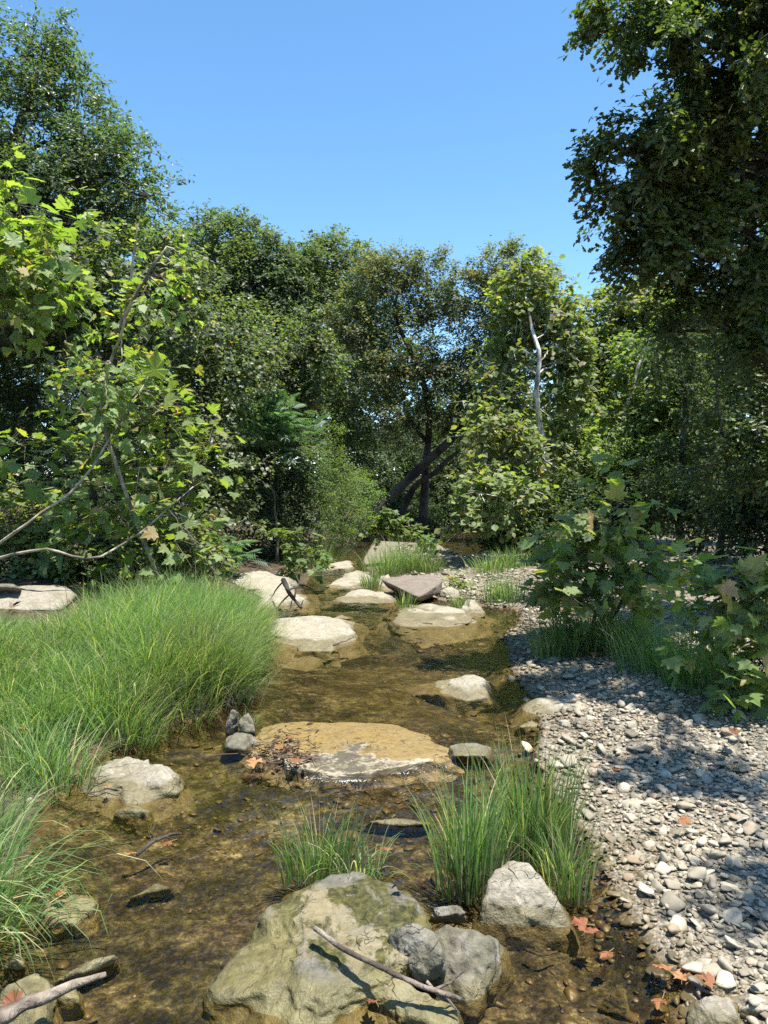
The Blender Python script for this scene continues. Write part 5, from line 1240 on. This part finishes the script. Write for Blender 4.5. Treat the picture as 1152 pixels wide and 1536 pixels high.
def stick(name, label, pts, r0, r1, seed, mat='drift', twigs=(), sides=7):
    P = np.array([at(*p) for p in pts])
    root = thing(name, label, 'driftwood', P[0]); U = Under(root)
    mb = MB(); c = curve(P, 22, .015, seed); rr = np.linspace(r0, r1, 22)
    tube(mb, c, rr, sides, 0, .18, seed=seed); U.put(mb, 'stem', M[mat], None, True)
    for k, tw in enumerate(twigs):
        b = MB(); c = curve(np.array([at(*p) for p in tw]), 10, .03, seed + k + 1); tube(b, c, np.linspace(r1 * .7, r1 * .25, 10), 5, 0, .1); U.put(b, 'twig', M[mat], None, True)
stick('driftwood_stick', 'bare grey stick lying across the mossy boulder down to the low yellow one', [(472, 1392, .165), (530, 1430, .15), (600, 1462, .125), (660, 1488, .10), (692, 1500, .07)], .0085, .008, 601, 'drift',
      [[(640, 1472, .12), (668, 1500, .07), (690, 1506, .06)], [(650, 1485, .105), (680, 1470, .13), (700, 1452, .16)], [(668, 1494, .09), (690, 1520, .045)]])
stick('driftwood_branch', 'weathered branch with a pointed end poking in at the lower left corner', [(-40, 1545, .15), (10, 1520, .15), (70, 1492, .14), (120, 1474, .12), (158, 1462, .11)], .026, .008, 602)
stick('driftwood_stick', 'dark wet drift twig lodged in the left riffle, over a yellow leaf', [(205, 1282, .02), (230, 1262, .05), (256, 1252, .04), (272, 1250, .06)], .010, .004, 603, 'bark', [[(228, 1262, .05), (222, 1245, .09)], [(250, 1255, .05), (268, 1262, .01)]])
stick('driftwood_stick', 'thin bleached twig wedged along the side of the large flat pale boulder', [(500, 968, .09), (515, 962, .10), (530, 955, .13)], .010, .008, 604)
stick('driftwood_root', 'dark tangled root caught on the low tan rock at the left bank', [(425, 870, .42), (432, 885, .32), (442, 900, .15), (452, 912, .06)], .035, .018, 605, 'bark',
      [[(425, 872, .4), (412, 888, .22), (405, 900, .12)], [(432, 885, .3), (452, 880, .28), (462, 892, .14)], [(436, 890, .25), (420, 905, .1), (415, 915, .05)], [(442, 896, .2), (448, 870, .4), (445, 850, .5)]])
stick('driftwood_stick', 'sunken dark twig on the creek bed right of the broad rough boulder', [(790, 1425, -.03), (812, 1432, -.02), (836, 1428, -.03)], .006, .004, 606, 'bark')

# drift litter heaped on the left end of the ledge: too fine to count
r = np.random.default_rng(9)
n = 170; mb = MB()
pp = np.array([at(px, py, .05) for px, py in np.stack([r.normal(425, 24, n), r.normal(1122, 13, n)], -1)]); pp[:, 2] = .034 + r.uniform(0, .022, n)
place(mb, LEAF['leaf'], pp, nrm(r.normal(size=(n, 3)) * [1, 1, .3]), nrm(UP + .5 * r.normal(size=(n, 3))), r.uniform(.02, .06, n), 0, 4)
n = 70; A = np.array([at(px, py, .06) for px, py in np.stack([r.normal(425, 26, n), r.normal(1124, 14, n)], -1)]); A[:, 2] = .045; D = r.normal(size=(n, 3)) * [.04, .04, .006]
prisms(mb, A - D, A + D, np.full(n, .003), np.full(n, .002))
tag(mb.build('leaf_litter', M['brown_litter']), 'drift of dead leaf scraps and twigs on the left end of the ledge', None, None, 'stuff')
# forest floor litter
n = 5200; mb = MB()
X = np.concatenate([r.uniform(-9, -1.5, n // 2), r.uniform(2, 9, n // 2)]); Y = r.uniform(4, 22, n)
h, sd = height(X, Y); ok = (sd < -.4) & ~((X > 0) & (Y < 7.5))
X, Y, h = X[ok], Y[ok], h[ok]; n = len(X)
place(mb, LEAF['leaf'], np.stack([X, Y, h + .015], -1), nrm(r.normal(size=(n, 3)) * [1, 1, .1]), nrm(UP + .35 * r.normal(size=(n, 3))), r.uniform(.05, .13, n), 0, 14)
tag(mb.build('forest_litter', M['brown_litter']), 'dry brown leaves littering the ground under the trees', None, None, 'stuff')
# ------------------------------------------------------------------ light, sky, camera
w = bpy.data.worlds.new('World'); scene.world = w; w.use_nodes = True
nt = w.node_tree; bg = nt.nodes['Background']
sk = nt.nodes.new('ShaderNodeTexSky'); sk.sky_type = 'NISHITA'; sk.sun_disc = False
sk.sun_elevation = SUN_EL; sk.sun_rotation = SUN_AZ; sk.altitude = 0; sk.air_density = .8; sk.dust_density = .1; sk.ozone_density = 1.3
hs = nt.nodes.new('ShaderNodeHueSaturation'); hs.inputs['Saturation'].default_value = 1.16; hs.inputs['Hue'].default_value = .492
nt.links.new(sk.outputs[0], hs.inputs['Color']); nt.links.new(hs.outputs[0], bg.inputs[0]); bg.inputs[1].default_value = .122

ld = bpy.data.lights.new('sun', 'SUN'); ld.energy = 4.6; ld.angle = math.radians(.53); ld.color = (1, .96, .89)
lo = bpy.data.objects.new('sun', ld); COL.objects.link(lo); lo.location = (0, 0, 20)
lo.rotation_euler = Vector((-SUN).tolist()).to_track_quat('-Z', 'Y').to_euler()

cd = bpy.data.cameras.new('camera'); co = bpy.data.objects.new('camera', cd); COL.objects.link(co)
cd.sensor_fit = 'VERTICAL'; cd.sensor_height = 24; cd.lens = F / 1536 * 24; cd.clip_start = .05; cd.clip_end = 2000
co.location = (0, 0, CAMZ); co.rotation_euler = (math.pi / 2 - PITCH, 0, 0)
scene.camera = co

scene.view_settings.view_transform = 'Standard'; scene.view_settings.look = 'None'
scene.view_settings.exposure = 1.38; scene.view_settings.gamma = 1
c = scene.cycles
c.max_bounces = 8; c.diffuse_bounces = 5; c.glossy_bounces = 3; c.transmission_bounces = 4; c.transparent_max_bounces = 10
c.sample_clamp_indirect = 4; c.sample_clamp_direct = 7; c.caustics_reflective = False; c.caustics_refractive = False
c.use_denoising = False; c.use_adaptive_sampling = True; c.adaptive_threshold = .015
c.blur_glossy = .3
